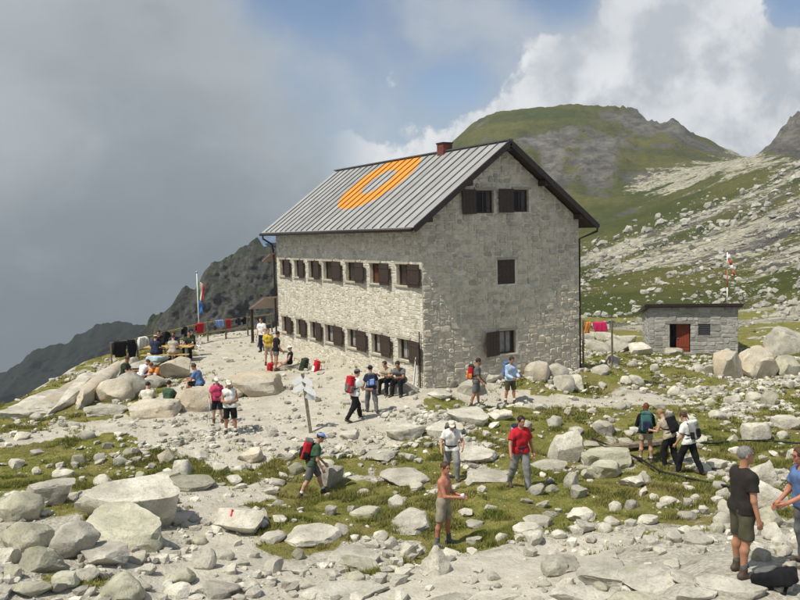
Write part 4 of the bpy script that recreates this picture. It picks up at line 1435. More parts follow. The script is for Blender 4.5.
B, R_, FL, PT, LG = 'blocky', 'rounded', 'flat', 'pointed', 'long'
BOULDERS = [
    (12, 524, 50, 30, 2, R_), (40, 507, 56, 26, 0, FL), (119, 526, 104, 46, 0, FL, 'longest pale granite slab in the lower left pile'), (114, 550, 96, 40, 2, FL, 'broad lichen-spotted slab below the longest pale slab'),
    (70, 560, 50, 36, 1, R_, 'dark rounded boulder in shade at the lower left pile'), (20, 552, 52, 28, 2, R_), (36, 572, 50, 26, 2, B), (3, 566, 28, 20, 1, B), (96, 567, 54, 20, 1, FL), (118, 602, 48, 26, 2, R_),
    (135, 564, 20, 11, 0, FL), (178, 585, 32, 16, 2, R_), (237, 536, 54, 26, 0, B, 'pale boulder with a red painted trail mark on top'), (203, 570, 25, 21, 0, B), (175, 599, 27, 15, 0, B),
    (218, 598, 40, 14, 1, FL), (181, 478, 19, 17, 0, B), (164, 485, 29, 11, 2, FL), (187, 491, 50, 13, 2, FL), (166, 463, 21, 14, 3, B, 'orange-tinted block on the edge of the grey rubble'),
    (249, 464, 27, 15, 3, B, 'larger orange-tinted block right of its twin in the rubble'), (10, 581, 22, 15, 2, B), (312, 548, 56, 18, 0, FL, 'flat white slab in the turf right of the red-marked boulder'), (272, 544, 25, 10, 1, FL),
    (350, 566, 52, 26, 1, 'slab'), (360, 572, 38, 15, 2, FL), (411, 533, 44, 30, 1, 'slab'), (437, 576, 30, 30, 0, PT, 'white pointed boulder in front of the shirtless man'), (408, 555, 17, 12, 0, B), (391, 550, 15, 12, 0, R_),
    (365, 517, 31, 11, 2, FL), (330, 488, 28, 22, 1, B, 'shadowed boulder just behind the legs of the hiker in the blue cap'), (296, 475, 15, 11, 2, R_), (338, 602, 104, 18, 1, 'slab', 'long bedrock slab cut by the lower edge'),
    (416, 492, 15, 11, 0, R_), (381, 461, 36, 14, 0, 'slab'), (405, 486, 52, 26, 0, 'slab'), (567, 462, 33, 44, 0, B, 'tall bright white boulder right of the man in the red shirt'), (529, 537, 32, 12, 0, FL), (584, 522, 28, 13, 0, FL),
    (539, 528, 30, 11, 0, FL), (616, 512, 13, 10, 0, R_), (636, 488, 29, 12, 0, B), (607, 479, 36, 16, 2, FL), (610, 468, 54, 19, 2, FL), (557, 576, 28, 16, 0, R_), (531, 557, 15, 10, 0, B),
    (566, 572, 34, 26, 1, 'slab'), (613, 526, 17, 9, 0, R_), (606, 533, 14, 9, 0, R_), (481, 463, 44, 19, 0, 'slab'), (546, 471, 46, 14, 0, 'slab'), (490, 483, 50, 17, 0, 'slab'), (572, 489, 17, 16, 0, B), (588, 480, 14, 10, 0, B),
    (730, 379, 32, 33, 3, B, 'left half of the huge split boulder before the shed'), (760, 378, 41, 31, 3, B, 'right half of the huge split boulder before the shed'), (791, 376, 24, 19, 2, B), (790, 355, 40, 26, 1, B, 'grey slanting boulder behind the split boulder at the right edge'),
    (760, 443, 30, 20, 0, R_), (788, 429, 30, 13, 0, FL), (771, 405, 19, 14, 2, B), (756, 401, 16, 9, 0, R_), (605, 436, 23, 15, 0, B), (645, 485, 15, 14, 0, B), (565, 392, 22, 16, 0, LG), (577, 391, 16, 15, 0, B),
    (538, 380, 26, 17, 3, R_, 'round cream boulder at the foot of the gable wall'), (560, 378, 22, 13, 0, B), (603, 375, 19, 9, 0, FL), (626, 385, 12, 8, 0, R_), (637, 385, 16, 9, 0, FL), (675, 396, 13, 9, 0, R_),
    (765, 485, 30, 24, 0, PT, 'white pointed boulder behind the man in the brown shirt'), (771, 511, 46, 26, 0, B), (772, 529, 28, 22, 2, B), (774, 541, 20, 17, 0, B), (688, 582, 24, 28, 1, 'slab'), (736, 597, 70, 26, 1, 'slab', 'flat slab under the boots of the man in the brown shirt'),
    (700, 604, 44, 18, 1, 'slab'), (613, 584, 64, 34, 1, 'slab', 'cracked bedrock slab at the lower middle right'), (660, 590, 72, 38, 1, 'slab', 'widest bedrock slab in the lower right'), (590, 604, 76, 22, 1, 'slab'), (640, 606, 66, 16, 2, 'slab'), (500, 604, 64, 16, 0, 'slab'), (456, 606, 54, 14, 1, 'slab'),
    (30, 414, 60, 13, 0, LG), (112, 402, 40, 24, 3, R_, 'rounded cream boulder under the man in the olive shirt'), (128, 398, 40, 24, 1, R_), (104, 416, 46, 10, 0, LG),
    (172, 380, 40, 22, 3, B, 'squared cream boulder beside the picnic table'), (14, 418, 46, 10, 0, FL), (36, 421, 14, 8, 0, R_), (150, 388, 26, 12, 1, R_),
    (152, 418, 50, 17, 3, 'hump', 'smooth cream rock hump below the seated man in white'), (194, 411, 46, 23, 3, 'hump', 'smooth cream rock hump beside the man in the blue shirt'), (252, 397, 60, 22, 3, 'hump', 'broad cream bedrock hump in the middle of the terrace'), (222, 400, 40, 16, 3, 'hump'),
    (470, 395, 30, 14, 0, FL), (448, 388, 22, 10, 0, B), (490, 383, 22, 10, 0, B), (512, 380, 20, 9, 0, FL), (440, 400, 26, 8, 0, FL), (405, 440, 40, 14, 0, FL), (445, 438, 40, 14, 0, FL), (470, 425, 44, 14, 0, FL),
    (500, 420, 26, 9, 0, FL), (600, 352, 26, 12, 0, B), (620, 352, 26, 12, 0, B), (642, 355, 24, 12, 0, B), (660, 352, 20, 12, 0, B), (676, 356, 20, 8, 0, FL), (590, 340, 18, 9, 0, B), (606, 340, 22, 8, 0, FL), (628, 345, 22, 9, 0, FL),
    (711, 375, 12, 10, 0, B), (700, 372, 14, 8, 0, R_), (600, 458, 15, 10, 0, R_), (540, 410, 18, 7, 0, FL), (620, 410, 16, 8, 0, R_), (690, 425, 18, 8, 0, FL), (720, 420, 18, 9, 0, R_), (660, 410, 14, 7, 0, R_), (735, 405, 20, 10, 0, FL),
    (706, 472, 16, 8, 0, R_), (725, 500, 14, 12, 0, B), (720, 470, 22, 9, 0, FL), (560, 540, 16, 8, 0, R_), (650, 525, 22, 9, 0, FL), (690, 520, 20, 9, 0, R_), (700, 545, 30, 10, 0, FL), (670, 505, 18, 8, 0, R_),
    (475, 545, 18, 8, 0, FL), (380, 540, 16, 9, 0, R_), (225, 560, 18, 10, 0, R_), (300, 575, 20, 9, 0, FL), (250, 590, 18, 8, 0, R_), (310, 600, 20, 8, 0, FL), (60, 590, 30, 14, 2, R_), (85, 580, 26, 13, 0, B), (145, 575, 20, 12, 1, B), (26, 600, 40, 16, 2, B), (150, 550, 22, 10, 0, FL), (60, 480, 24, 9, 0, FL),
    (100, 486, 24, 10, 0, FL), (200, 462, 18, 9, 0, B), (120, 466, 16, 9, 0, B), (85, 440, 18, 8, 0, R_), (20, 440, 16, 7, 0, FL), (250, 505, 14, 6, 0, R_), (270, 495, 16, 7, 0, FL), (350, 440, 22, 8, 0, FL), (325, 470, 20, 9, 0, FL)]
for b_ in BOULDERS:
    boulder(*b_[:6], label=b_[6] if len(b_) > 6 else None)

def ledge(a, b, wd, ht, tone, label, lift=0.0):
    """long glacier-smoothed ledge of bedrock running between two photo pixels"""
    qa, _ = on_ground(*a); qb, _ = on_ground(*b)
    d = qb - qa
    L = float(np.hypot(d[0], d[1]))
    N_ROCK[0] += 1
    V, F = rock_shape(4, 4000 + N_ROCK[0] * 7, 'long', .05)
    ex = np.array([d[0], d[1], 0]) / L
    ey = np.array([-ex[1], ex[0], 0])
    V = V * np.array([L / 2 * 1.08, wd / 2, ht])
    V[:, 2] += V[:, 0] * d[2] / L
    W_ = V[:, :1] * ex + V[:, 1:2] * ey + V[:, 2:] * np.array([0, 0, 1.0])
    me = mesh_np('rock_ledge', W_, F, None, True)
    me.set_sharp_from_angle(angle=math.radians(28))
    c = (qa + qb) / 2
    tag(link('rock_ledge', me, ROCKS[tone], None, (c[0], c[1], c[2] + lift)), label, 'rock', 'bedrock ledges on the plateau rim')


for k_, (a_, b2, wd_, ht_, tn_, lb_) in enumerate((
        ((22, 413), (66, 392), 1.5, .34, 0, 'lowest bedrock ledge of the outcrop on the plateau rim'),
        ((42, 413), (92, 382), 1.2, .42, 3, 'second bedrock ledge up the outcrop, below the seated man in olive'),
        ((58, 413), (108, 372), 1.1, .50, 0, 'third bedrock ledge up the outcrop, deeply grooved'),
        ((78, 408), (120, 366), 1.2, .55, 3, 'fourth bedrock ledge of the outcrop, just left of the rounded boulder'),
        ((98, 386), (140, 362), 1.3, .42, 0, 'upper bedrock ledge behind the seated man in olive'),
        ((128, 372), (160, 360), 1.3, .30, 0, 'topmost bedrock ledge of the outcrop by the rail fence'))):
    ledge(a_, b2, wd_, ht_, tn_, lb_)

# red-white trail mark: paint on the boulder, a thin skin over its top edge
def paint_on(o, lat0, up, wd, hg, mat, name='trail_mark'):
    """small patch of paint laid 3 mm off the boulder's own surface, seen from the path"""
    me = o.data
    from mathutils.bvhtree import BVHTree
    bv = BVHTree.FromPolygons([v.co[:] for v in me.vertices], [p.vertices[:] for p in me.polygons])
    V, n, k = [], 8, 6
    for i in range(n + 1):
        for j in range(k + 1):
            a = lat0 + wd * (j / k - .5) * (1 - .25 * random.random())
            c = up + hg * (i / n - .5)
            org = Vector(RIGHT0 * a - FLAT * 5) + Vector((0, 0, c))
            loc, nn, _, _ = bv.ray_cast(org, Vector(FLAT))
            if loc is None:
                loc, nn = Vector(RIGHT0 * a) + Vector((0, 0, c)), Vector(-FLAT)
            V.append(tuple(loc + nn * .006))
    link(name, mesh_np(name, np.array(V), grid_faces(n + 1, k + 1)), mat, o)


M_REDPAINT = plain('red paint', (0.55, 0.025, 0.03), 0.5, 0.15)
rb = next(o for o in bpy.data.objects if str(o.get('label', '')).startswith('pale boulder with a red'))
zt = max(v.co.z for v in rb.data.vertices)
paint_on(rb, -0.16, zt * .80, .05, .09, M_REDPAINT)

# further single rocks strewn over the plateau: sizes one could still point at
rsx = np.random.default_rng(91)
tries = added = 0
taken = [(b_[0], b_[1], b_[2]) for b_ in BOULDERS]
while added < 105 and tries < 4000:
    tries += 1
    px, py = rsx.uniform(5, 795), 345 + 250 * rsx.random() ** 0.9
    if py < 455 and px < 420 - (py - 380) * .2:
        continue
    if py < 372 and px < 585:
        continue
    if any(abs(px - a) < (c_ / 2 + 9) and abs(py - b) < 9 for a, b, c_ in taken):
        continue
    if any(abs(px - l[0]) < 13 and 0 < py - l[1] + 25 < 75 for l in LAND[:6]):
        continue
    q, d = on_ground(px, py)
    tf = float(turf_mask(*[np.array(v) for v in latt(q)], np.array(q[0]), np.array(q[1])))
    gm = float(gravel_mask(np.array(q[0]), np.array(q[1])))
    if gm > .5 and (py < 480 or rsx.random() < .6): continue
    if tf > .6 and rsx.random() < .55: continue
    wv_ = rsx.uniform(10, 17) * (0.8 + 0.5 * (py - 340) / 260)
    boulder(px, py, wv_, wv_ * rsx.uniform(.4, .75), int(rsx.choice([0, 0, 0, 1, 2])), str(rsx.choice([B, R_, FL, B])))
    taken.append((px, py, wv_))
    added += 1

# ------------------------------------------------------------------ rubble: loose stones nobody could count
def scatter_mesh(name, pos, size, flat, tmpl, seed, extra=None):
    rs = np.random.default_rng(seed)
    n = len(pos)
    Vs, Fs, tn = [], [], []
    off = 0
    which = rs.integers(0, len(tmpl), n)
    for k, (V, F) in enumerate(tmpl):
        idx = np.nonzero(which == k)[0]
        if not len(idx): continue
        a = rs.uniform(0, 2 * math.pi, len(idx))
        ca, sa = np.cos(a), np.sin(a)
        sx = size[idx] * rs.uniform(.7, 1.25, len(idx)); sy = size[idx] * rs.uniform(.6, 1.0, len(idx)); sz = size[idx] * flat[idx]
        X = V[None, :, 0] * sx[:, None]; Y = V[None, :, 1] * sy[:, None]; Z = V[None, :, 2] * sz[:, None]
        W_ = np.stack([X * ca[:, None] - Y * sa[:, None], X * sa[:, None] + Y * ca[:, None], Z + .15 * X * rs.normal(0, 1, len(idx))[:, None]], -1) + pos[idx][:, None, :]
        W_[..., 2] += (sz * .35)[:, None]
        Vs.append(W_.reshape(-1, 3))
        Fs.append((F[None] + (off + np.arange(len(idx)) * len(V))[:, None, None]).reshape(-1, 3))
        tn.append(np.repeat(np.clip(rs.normal(.5, .25, len(idx)), 0, 1), len(V)))
        off += len(idx) * len(V)
    return mesh_np(name, np.concatenate(Vs), np.concatenate(Fs), {'tone': np.concatenate(tn)}, False)


T1 = [rock_shape(1, 500 + k, ['blocky', 'flat', 'rounded', 'blocky'][k % 4], 0.1) for k in range(10)]
T2 = [rock_shape(2, 600 + k, ['blocky', 'flat', 'rounded', 'blocky'][k % 4], 0.08) for k in range(8)]
ICO0 = ico(1)
# 20-face pebble templates
def pebble(seed):
    rs = np.random.default_rng(seed)
    ph = (1 + 5 ** .5) / 2
    V = np.array([(-1, ph, 0), (1, ph, 0), (-1, -ph, 0), (1, -ph, 0), (0, -1, ph), (0, 1, ph), (0, -1, -ph), (0, 1, -ph), (ph, 0, -1), (ph, 0, 1), (-ph, 0, -1), (-ph, 0, 1)], float) / 1.9
    V += rs.normal(0, .16, V.shape)
    F = np.array([(0, 11, 5), (0, 5, 1), (0, 1, 7), (0, 7, 10), (0, 10, 11), (1, 5, 9), (5, 11, 4), (11, 10, 2), (10, 7, 6), (7, 1, 8), (3, 9, 4), (3, 4, 2), (3, 2, 6), (3, 6, 8), (3, 8, 9), (4, 9, 5), (2, 4, 11), (6, 2, 10), (8, 6, 7), (9, 8, 1)], np.int32)
    return V, F
T0_ = [pebble(k) for k in range(12)]
rs = np.random.default_rng(55)
N = 330000
tt = 12 + 46 * rs.random(N) ** 0.75
ss = rs.uniform(-60, 860, N)
lat = (ss - 400) / FPX * tt
W_ = from_latt(lat, tt, 0)
x, y = W_[:, 0], W_[:, 1]
tm = turf_mask(lat, tt, x, y); gm = gravel_mask(x, y)
dens = np.full(N, .24)
dens = np.maximum(dens, rubble_field(lat, tt)) + .35 * sstep(18, 14, tt)
dens *= (1 - .80 * tm) * (1 - .70 * gm) * (1 - .75 * gm * sstep(27, 33, tt))
dens *= sstep(-.35, .35, fbm(P3(x * .9, y * .9, 60), 3) + .1)
dens = np.where(hut_dist(x, y) < .15, 0, dens)
dens = np.where(rim_dist(lat, tt) > .3, 0, dens)
inann = (lat > latt(an_l)[0] - .2) & (lat < latt(an_r)[0] + .2) & (tt > 49)
dens = np.where(inann, 0, dens)
keep = rs.random(N) < dens * (tt / 40) * 1.15
x, y, tt = x[keep], y[keep], tt[keep]
sz = .018 + .15 * rs.random(len(x)) ** 3.8
pos = P3(x, y, hgt(x, y))
fl = rs.uniform(.35, .85, len(x))
bigm = sz > .09
Mr = [scatter_mesh('rubble', pos[~bigm], sz[~bigm], fl[~bigm], T0_, 5), scatter_mesh('rubble', pos[bigm], sz[bigm], fl[bigm], T1, 6)]
o = link('loose_stones', Mr[0], M_RUBBLE); tag(o, 'small pale loose stones strewn over the plateau', None, kind='stuff')
o = link('rubble', Mr[1], M_RUBBLE); tag(o, 'larger broken granite rubble strewn over the plateau', None, kind='stuff')
print('rubble', len(x), 'boulders', N_ROCK[0], round(time.time() - T0, 1))

# stones on the far slopes
N = 12000
tt = 60 * (330 / 60) ** rs.random(N); ss = rs.uniform(520, 900, N)
fi = np.interp(tt, Tm, np.arange(len(Tm))); fj = np.interp(ss, Sm, np.arange(len(Sm)))
i0, j0 = fi.astype(int).clip(0, len(Tm) - 2), fj.astype(int).clip(0, len(Sm) - 2)
sc = scree_m[i0, j0]; yp = YP[i0, j0]
keep = rs.random(N) < .55 * sstep(-.1, .5, sc + .5 * fbm(P3(ss * .05, tt * .03, 70), 3)) * .9 + .08
tt, ss, fi, fj, i0, j0 = [a[keep] for a in (tt, ss, fi, fj, i0, j0)]
a_, b_ = fi - i0, fj - j0
zz = MZ[i0, j0] * (1 - a_) * (1 - b_) + MZ[i0 + 1, j0] * a_ * (1 - b_) + MZ[i0, j0 + 1] * (1 - a_) * b_ + MZ[i0 + 1, j0 + 1] * a_ * b_
pos = from_latt((ss - 400) / FPX * tt, tt, zz)
sz = (.10 + .8 * rs.random(len(tt)) ** 6) * np.clip(tt / 130, .5, 2.2)
M_FARROCK = rock_material('far granite', (0.30, 0.29, 0.25), (0.46, 0.45, 0.395), 0.4, attr='tone', dirt=0.3, rand=0.35)
o = link('scree_blocks', scatter_mesh('scree_blocks', pos, sz, rs.uniform(.4, .9, len(tt)), T0_, 9), M_FARROCK)
tag(o, 'pale blocks strewn over the slopes behind the hut', None, kind='stuff')

# ------------------------------------------------------------------ grass
m, t = material('alpine grass')
P = t.n('ShaderNodeNewGeometry', out=0)
a = t.noise(P, 0.55, 4, 0.55); b = t.noise(P, 3.0, 3, 0.6)
tn = t.n('ShaderNodeAttribute', out=2, attribute_name='tone')
c = t.mix(t.rng(a, 0.36, 0.64), rgb(0.17, 0.20, 0.035), rgb(0.29, 0.265, 0.085))
c = t.mix(t.rng(b, 0.46, 0.66, 0, 0.55), c, rgb(0.26, 0.205, 0.10))
dk = t.noise(P, 1.3, 4, 0.6)
c = t.mix(t.rng(dk, 0.52, 0.62, 0, 0.6), c, rgb(0.085, 0.125, 0.02))
c = t.mix(t.rng(tn, 0.55, 1.0, 0, 0.6), c, rgb(0.34, 0.31, 0.15))
dif = t.n('ShaderNodeBsdfDiffuse', {'Color': c})
trn = t.n('ShaderNodeBsdfTranslucent', {'Color': c})
t.n('ShaderNodeOutputMaterial', {'Surface': t.n('ShaderNodeMixShader', {0: 0.3, 1: dif, 2: trn})})
M_GRASS = m


def grass(N, tmin, tmax, h0, h1, wd, seed, power=1.0):
    rs = np.random.default_rng(seed)
    tt = tmin + (tmax - tmin) * rs.random(N) ** power
    ss = rs.uniform(-60, 860, N)
    lat = (ss - 400) / FPX * tt
    W_ = from_latt(lat, tt, 0)
    x, y = W_[:, 0], W_[:, 1]
    tm = turf_mask(lat, tt, x, y) * (rim_dist(lat, tt) < .3)
    clump = fbm(P3(x * 2.2, y * 2.2, 80), 3)
    tall = sstep(.05, .5, clump + .6 * fbm(P3(x * .5, y * .5, 81), 2))
    keep = (rs.random(N) < tm * (.45 + .55 * tall) * (tt / tmax) ** .6)
    x, y, tall = x[keep], y[keep], tall[keep]
    k = len(x)
    nb = 5
    X = np.repeat(x, nb) + rs.normal(0, .035, k * nb); Y = np.repeat(y, nb) + rs.normal(0, .035, k * nb)
    Z = hgt(X, Y) - .01
    H_ = np.repeat(h0 + (h1 - h0) * tall * rs.uniform(.4, 1, k), nb) * rs.uniform(.6, 1.15, k * nb)
    a = rs.uniform(0, 2 * math.pi, k * nb)
    ln = rs.uniform(.25, .95, k * nb) * H_
    bw = wd * rs.uniform(.7, 1.4, k * nb)
    pa = a + math.pi / 2
    base = P3(X, Y, Z)
    side = P3(np.cos(pa), np.sin(pa), 0) * bw[:, None]
    tip = base + P3(np.cos(a) * ln, np.sin(a) * ln, H_)
    V = np.stack([base - side, base + side, tip], 1).reshape(-1, 3)
    q = np.arange(k * nb)[:, None] * 3
    return V, q + np.array([[0, 1, 2]]), np.repeat(rs.random(k * nb), 3)


for nm, args, lb in (('grass', (210000, 12, 27, .03, .15, .011, 3, .9), 'short alpine turf in the hollow and among the near rocks'),
                     ('grass', (150000, 26, 50, .03, .17, .019, 4, .9), 'short alpine turf round the hut and towards the shed')):
    V, q3, tn_ = grass(*args)
    o = link(nm, mesh_np(nm, V, q3, {'tone': tn_}), M_GRASS)
    tag(o, lb, None, kind='stuff')
    print('grass tris', len(q3))
# ------------------------------------------------------------------ people: one continuous skin each, grown from a posed skeleton
def surfnet(f, lo, hi, h):
    """polygonise f(points)<0 inside the box on a grid of pitch h, evaluating finely only near the surface"""
    lo, hi = np.asarray(lo, float), np.asarray(hi, float)
    K = 4
    nb = np.maximum(2, np.ceil((hi - lo) / (h * K)).astype(int))
    ax = [lo[i] + (np.arange(nb[i]) + .5) * h * K for i in range(3)]
    C = np.stack(np.meshgrid(*ax, indexing='ij'), -1)
    cd = f(C.reshape(-1, 3)).reshape(C.shape[:3])
    act = np.abs(cd) < h * K * 1.15
    D = np.repeat(np.repeat(np.repeat(cd, K, 0), K, 1), K, 2)
    A = np.repeat(np.repeat(np.repeat(act, K, 0), K, 1), K, 2)
    idx = np.argwhere(A)
    if not len(idx):
        return np.zeros((0, 3)), np.zeros((0, 4), int)
    D[A] = f(lo + (idx + .5) * h)
    D[0] = D[-1] = 1; D[:, 0] = D[:, -1] = 1; D[:, :, 0] = D[:, :, -1] = 1
    s = D < 0
    n = np.array(D.shape)
    cnt = np.zeros(n - 1, int)
    for a in (0, 1):
        for b in (0, 1):
            for c in (0, 1):
                cnt += s[a:n[0] - 1 + a, b:n[1] - 1 + b, c:n[2] - 1 + c]
    cells = np.argwhere((cnt > 0) & (cnt < 8))
    vid = np.full(n - 1, -1)
    vid[tuple(cells.T)] = np.arange(len(cells))
    acc = np.zeros((len(cells), 3)); num = np.zeros(len(cells))
    cor = [(a, b, c) for a in (0, 1) for b in (0, 1) for c in (0, 1)]
    for p in range(8):
        for q in range(p + 1, 8):
            dp, dq = np.array(cor[p]), np.array(cor[q])
            if abs(dp - dq).sum() != 1: continue
            v0, v1 = D[tuple((cells + dp).T)], D[tuple((cells + dq).T)]
            x = (v0 < 0) != (v1 < 0)
            t = np.where(x, v0 / (v0 - v1 + 1e-12), 0)
            acc += np.where(x[:, None], dp + t[:, None] * (dq - dp), 0)
            num += x
    V = lo + (cells + acc / num[:, None] + .5) * h
    Q = []
    for a in range(3):
        b, c = (a + 1) % 3, (a + 2) % 3
        e = [0, 0, 0]; e[a] = 1
        sl0 = [slice(1, n[i] - 1) for i in range(3)]; sl1 = list(sl0)
        sl0[a] = slice(0, n[a] - 1); sl1[a] = slice(1, n[a])
        s0, s1 = s[tuple(sl0)], s[tuple(sl1)]
        E = np.argwhere(s0 != s1)
        if not len(E): continue
        fl = s0[tuple(E.T)]
        E = E + np.array([0 if i == a else 1 for i in range(3)])
        def g(db, dc):
            k = E.copy(); k[:, b] -= db; k[:, c] -= dc
            return vid[tuple(k.T)]
        q = np.stack([g(1, 1), g(0, 1), g(0, 0), g(1, 0)], 1)
        q[~fl] = q[~fl][:, ::-1]
        Q.append(q[(q >= 0).all(1)])
    return V, np.concatenate(Q)


def rc(P, a, b, r1, r2):
    a, b = np.asarray(a), np.asarray(b)
    ba = b - a
    h = np.clip(((P - a) @ ba) / (ba @ ba + 1e-12), 0, 1)
    return np.linalg.norm(P - a - h[:, None] * ba, axis=1) - (r1 + (r2 - r1) * h)


def smin(a, b, k):
    h = np.clip(.5 + .5 * (b - a) / k, 0, 1)
    return b + (a - b) * h - k * h * (1 - h)


def ell(P, c, M, r):
    q = (P - c) @ M
    r = np.asarray(r)
    k0 = np.linalg.norm(q / r, axis=1)
    k1 = np.linalg.norm(q / (r * r), axis=1) + 1e-9
    return k0 * (k0 - 1) / k1


def rotx(v, a):
    c, s = math.cos(a), math.sin(a)
    return np.array([v[0], v[1] * c - v[2] * s, v[1] * s + v[2] * c])


D2R = math.pi / 180


class Body:
    """posed skeleton in local metres: +y is where the person faces, +x their right, z up from the ground"""
    def __init__(s, H=1.75, lean=3, legs=((5, 5, 4), (-5, 5, 4)), arms=((5, 8, 20, 0), (5, 8, 20, 0)), head=(0, 0), seat=None, build=1.0, side=0):
        s.H, s.b = H, build
        u = H / 1.75
        s.u = u
        L = lean * D2R
        s.U = np.array([math.sin(side * D2R), math.sin(L), math.cos(L)]); s.U /= np.linalg.norm(s.U)
        s.R = np.array([1.0, 0, 0]); s.R -= s.U * (s.R @ s.U); s.R /= np.linalg.norm(s.R)
        s.F = np.cross(s.U, s.R)
        th, sh = .43 * u, .42 * u
        feet, s.leg = [], []
        for sg, (hf, kf, ab) in zip((-1, 1), legs):
            hip = np.array([sg * .088 * u, 0, 0])
            a = hf * D2R
            d1 = np.array([sg * math.sin(ab * D2R), math.sin(a), -math.cos(a)]); d1 /= np.linalg.norm(d1)
            k = hip + th * d1
            a2 = (hf - kf) * D2R
            d2 = np.array([sg * math.sin(ab * .5 * D2R), math.sin(a2), -math.cos(a2)]); d2 /= np.linalg.norm(d2)
            an = k + sh * d2
            s.leg.append([hip, k, an]); feet.append(an)
        low = min(f[2] for f in feet)
        dz = (.085 * u - low) if seat is None else (seat + .105 * u)
        dxy = -(feet[0] + feet[1]) / 2 * np.array([1, 1, 0]) if seat is None else np.zeros(3)
        s.pel = np.array([0, 0, dz]) + dxy
        for l in s.leg:
            for i in range(3): l[i] = l[i] + s.pel
        s.foot = []
        for sg, l in zip((-1, 1), s.leg):
            an = l[2]
            sd = an - l[1]
            pitch = 0.0
            if an[2] > .13 * u and seat is None: pitch = -.5
            yw = sg * .18
            td = np.array([math.sin(yw), math.cos(yw) * math.cos(pitch), math.sin(pitch)])
            s.foot.append((an + np.array([0, -.045 * u, -.045 * u]), an + td * .165 * u + np.array([0, 0, -.055 * u])))
        s.neck = s.pel + s.U * .50 * u
        s.arm = []
        for sg, a_ in zip((-1, 1), arms):
            fl, ab, el, inw = a_
            shd = s.neck - s.U * .080 * u + s.R * sg * .168 * u * (0.5 + .5 * build)
            a = fl * D2R
            d1 = np.array([sg * math.sin(ab * D2R), math.sin(a) * math.cos(ab * D2R), -math.cos(a) * math.cos(ab * D2R)])
            d1 = .75 * d1 + .25 * (s.R * d1[0] + s.F * d1[1] + s.U * d1[2]); d1 /= np.linalg.norm(d1)
            e = shd + d1 * .295 * u
            a2 = (fl + el) * D2R
            iw = inw * D2R
            d2 = np.array([sg * math.sin(ab * .5 * D2R) - sg * math.sin(iw), math.sin(a2) * math.cos(iw), -math.cos(a2) * math.cos(iw)])
            d2 /= np.linalg.norm(d2)
            wr = e + d2 * .255 * u
            s.arm.append([shd, e, wr, d2])
        hy, hp = head[0] * D2R, head[1] * D2R
        s.HU = s.U * .45 + np.array([0, 0, .55]); s.HU /= np.linalg.norm(s.HU)
        f0 = np.array([math.sin(hy), math.cos(hy), 0])
        f0 = f0 - s.HU * (f0 @ s.HU); f0 /= np.linalg.norm(f0)
        s.HF = f0 * math.cos(hp) - s.HU * math.sin(hp)
        s.HU = s.HU * math.cos(hp) + f0 * math.sin(hp)
        s.HR = np.cross(s.HF, s.HU)
        s.HM = np.stack([s.HR, s.HF, s.HU], 1)
        s.hc = s.neck + s.U * .055 * u + s.HU * .125 * u + s.HF * .028 * u

    # --- distance functions
    def torso(s, P, g=0.0, belly=0.0):
        u, b = s.u, s.b
        d = None
        for sg in (-1, 1):
            a = s.pel + s.R * sg * .062 * u
            m_ = s.pel + s.U * .20 * u + s.R * sg * .055 * u + s.F * (.012 + belly) * u
            c = s.pel + s.U * .37 * u + s.R * sg * .085 * u * b + s.F * .005 * u
            t_ = s.neck - s.U * .088 * u + s.R * sg * .118 * u * b - s.F * .008 * u
            tr = rc(P, s.neck - s.U * .035 * u, s.neck - s.U * .078 * u + s.R * sg * .150 * u * b, (.058 + g * .8) * u, (.048 + g) * u)
            for q in (rc(P, a, m_, (.108 + g) * u * b, (.092 + g + belly) * u * b), rc(P, m_, c, (.092 + g + belly) * u * b, (.105 + g) * u * b), rc(P, c, t_, (.105 + g) * u * b, (.064 + g) * u)):
                d = q if d is None else smin(d, q, .05 * u)
            d = smin(d, tr, .03 * u)
        return d

    def limb_leg(s, P, i, g=0.0, gk=0.0):
        u, b = s.u, s.b
        h, k, a = s.leg[i]
        d = rc(P, h, k, (.088 + g) * u * b, (.056 + g + gk) * u)
        calf = k + (a - k) * .3 + (np.array([0, -.018 * u, 0]))
        d = smin(d, rc(P, k, calf, (.054 + g + gk) * u, (.056 + g + gk) * u), .03 * u)
        return smin(d, rc(P, calf, a, (.056 + g + gk) * u, (.036 + g + gk) * u), .03 * u)

    def limb_arm(s, P, i, g=0.0):
        u = s.u
        a, e, w_, _ = s.arm[i]
        d = rc(P, a, e, (.050 + g) * u * s.b, (.040 + g) * u)
        return smin(d, rc(P, e, w_, (.040 + g) * u, (.027 + g) * u), .02 * u)

    def hand(s, P, i, curl=.5):
        u = s.u
        _, e, w_, d2 = s.arm[i]
        sg = (-1, 1)[i]
        # palm faces the body; fingers curl inwards
        inn = -sg * s.R + .25 * s.F
        inn = inn - d2 * (inn @ d2); inn /= np.linalg.norm(inn)
        wid = np.cross(d2, inn)
        if wid @ s.F < 0: wid = -wid            # thumb side forward
        d = smin(rc(P, w_, w_ + d2 * .045 * u + wid * .018 * u, .024 * u, .023 * u), rc(P, w_ + d2 * .01 * u, w_ + d2 * .075 * u - wid * .018 * u, .021 * u, .019 * u), .015 * u)
        d = smin(d, rc(P, w_ + d2 * .03 * u, w_ + d2 * .078 * u + wid * .02 * u, .020 * u, .018 * u), .015 * u)
        for k, (off, ln) in enumerate(((.030, .070), (.010, .080), (-.011, .074), (-.031, .058))):
            b0 = w_ + d2 * .082 * u + wid * off * u
            d1 = d2 * math.cos(curl * .6) + inn * math.sin(curl * .6)
            d3 = d2 * math.cos(curl * 1.7) + inn * math.sin(curl * 1.7)
            m_ = b0 + d1 * ln * .5 * u
            d = smin(d, np.minimum(rc(P, b0 - d2 * .01, m_, .0105 * u, .0095 * u), rc(P, m_, m_ + d3 * ln * .5 * u, .0095 * u, .008 * u)), .006 * u)
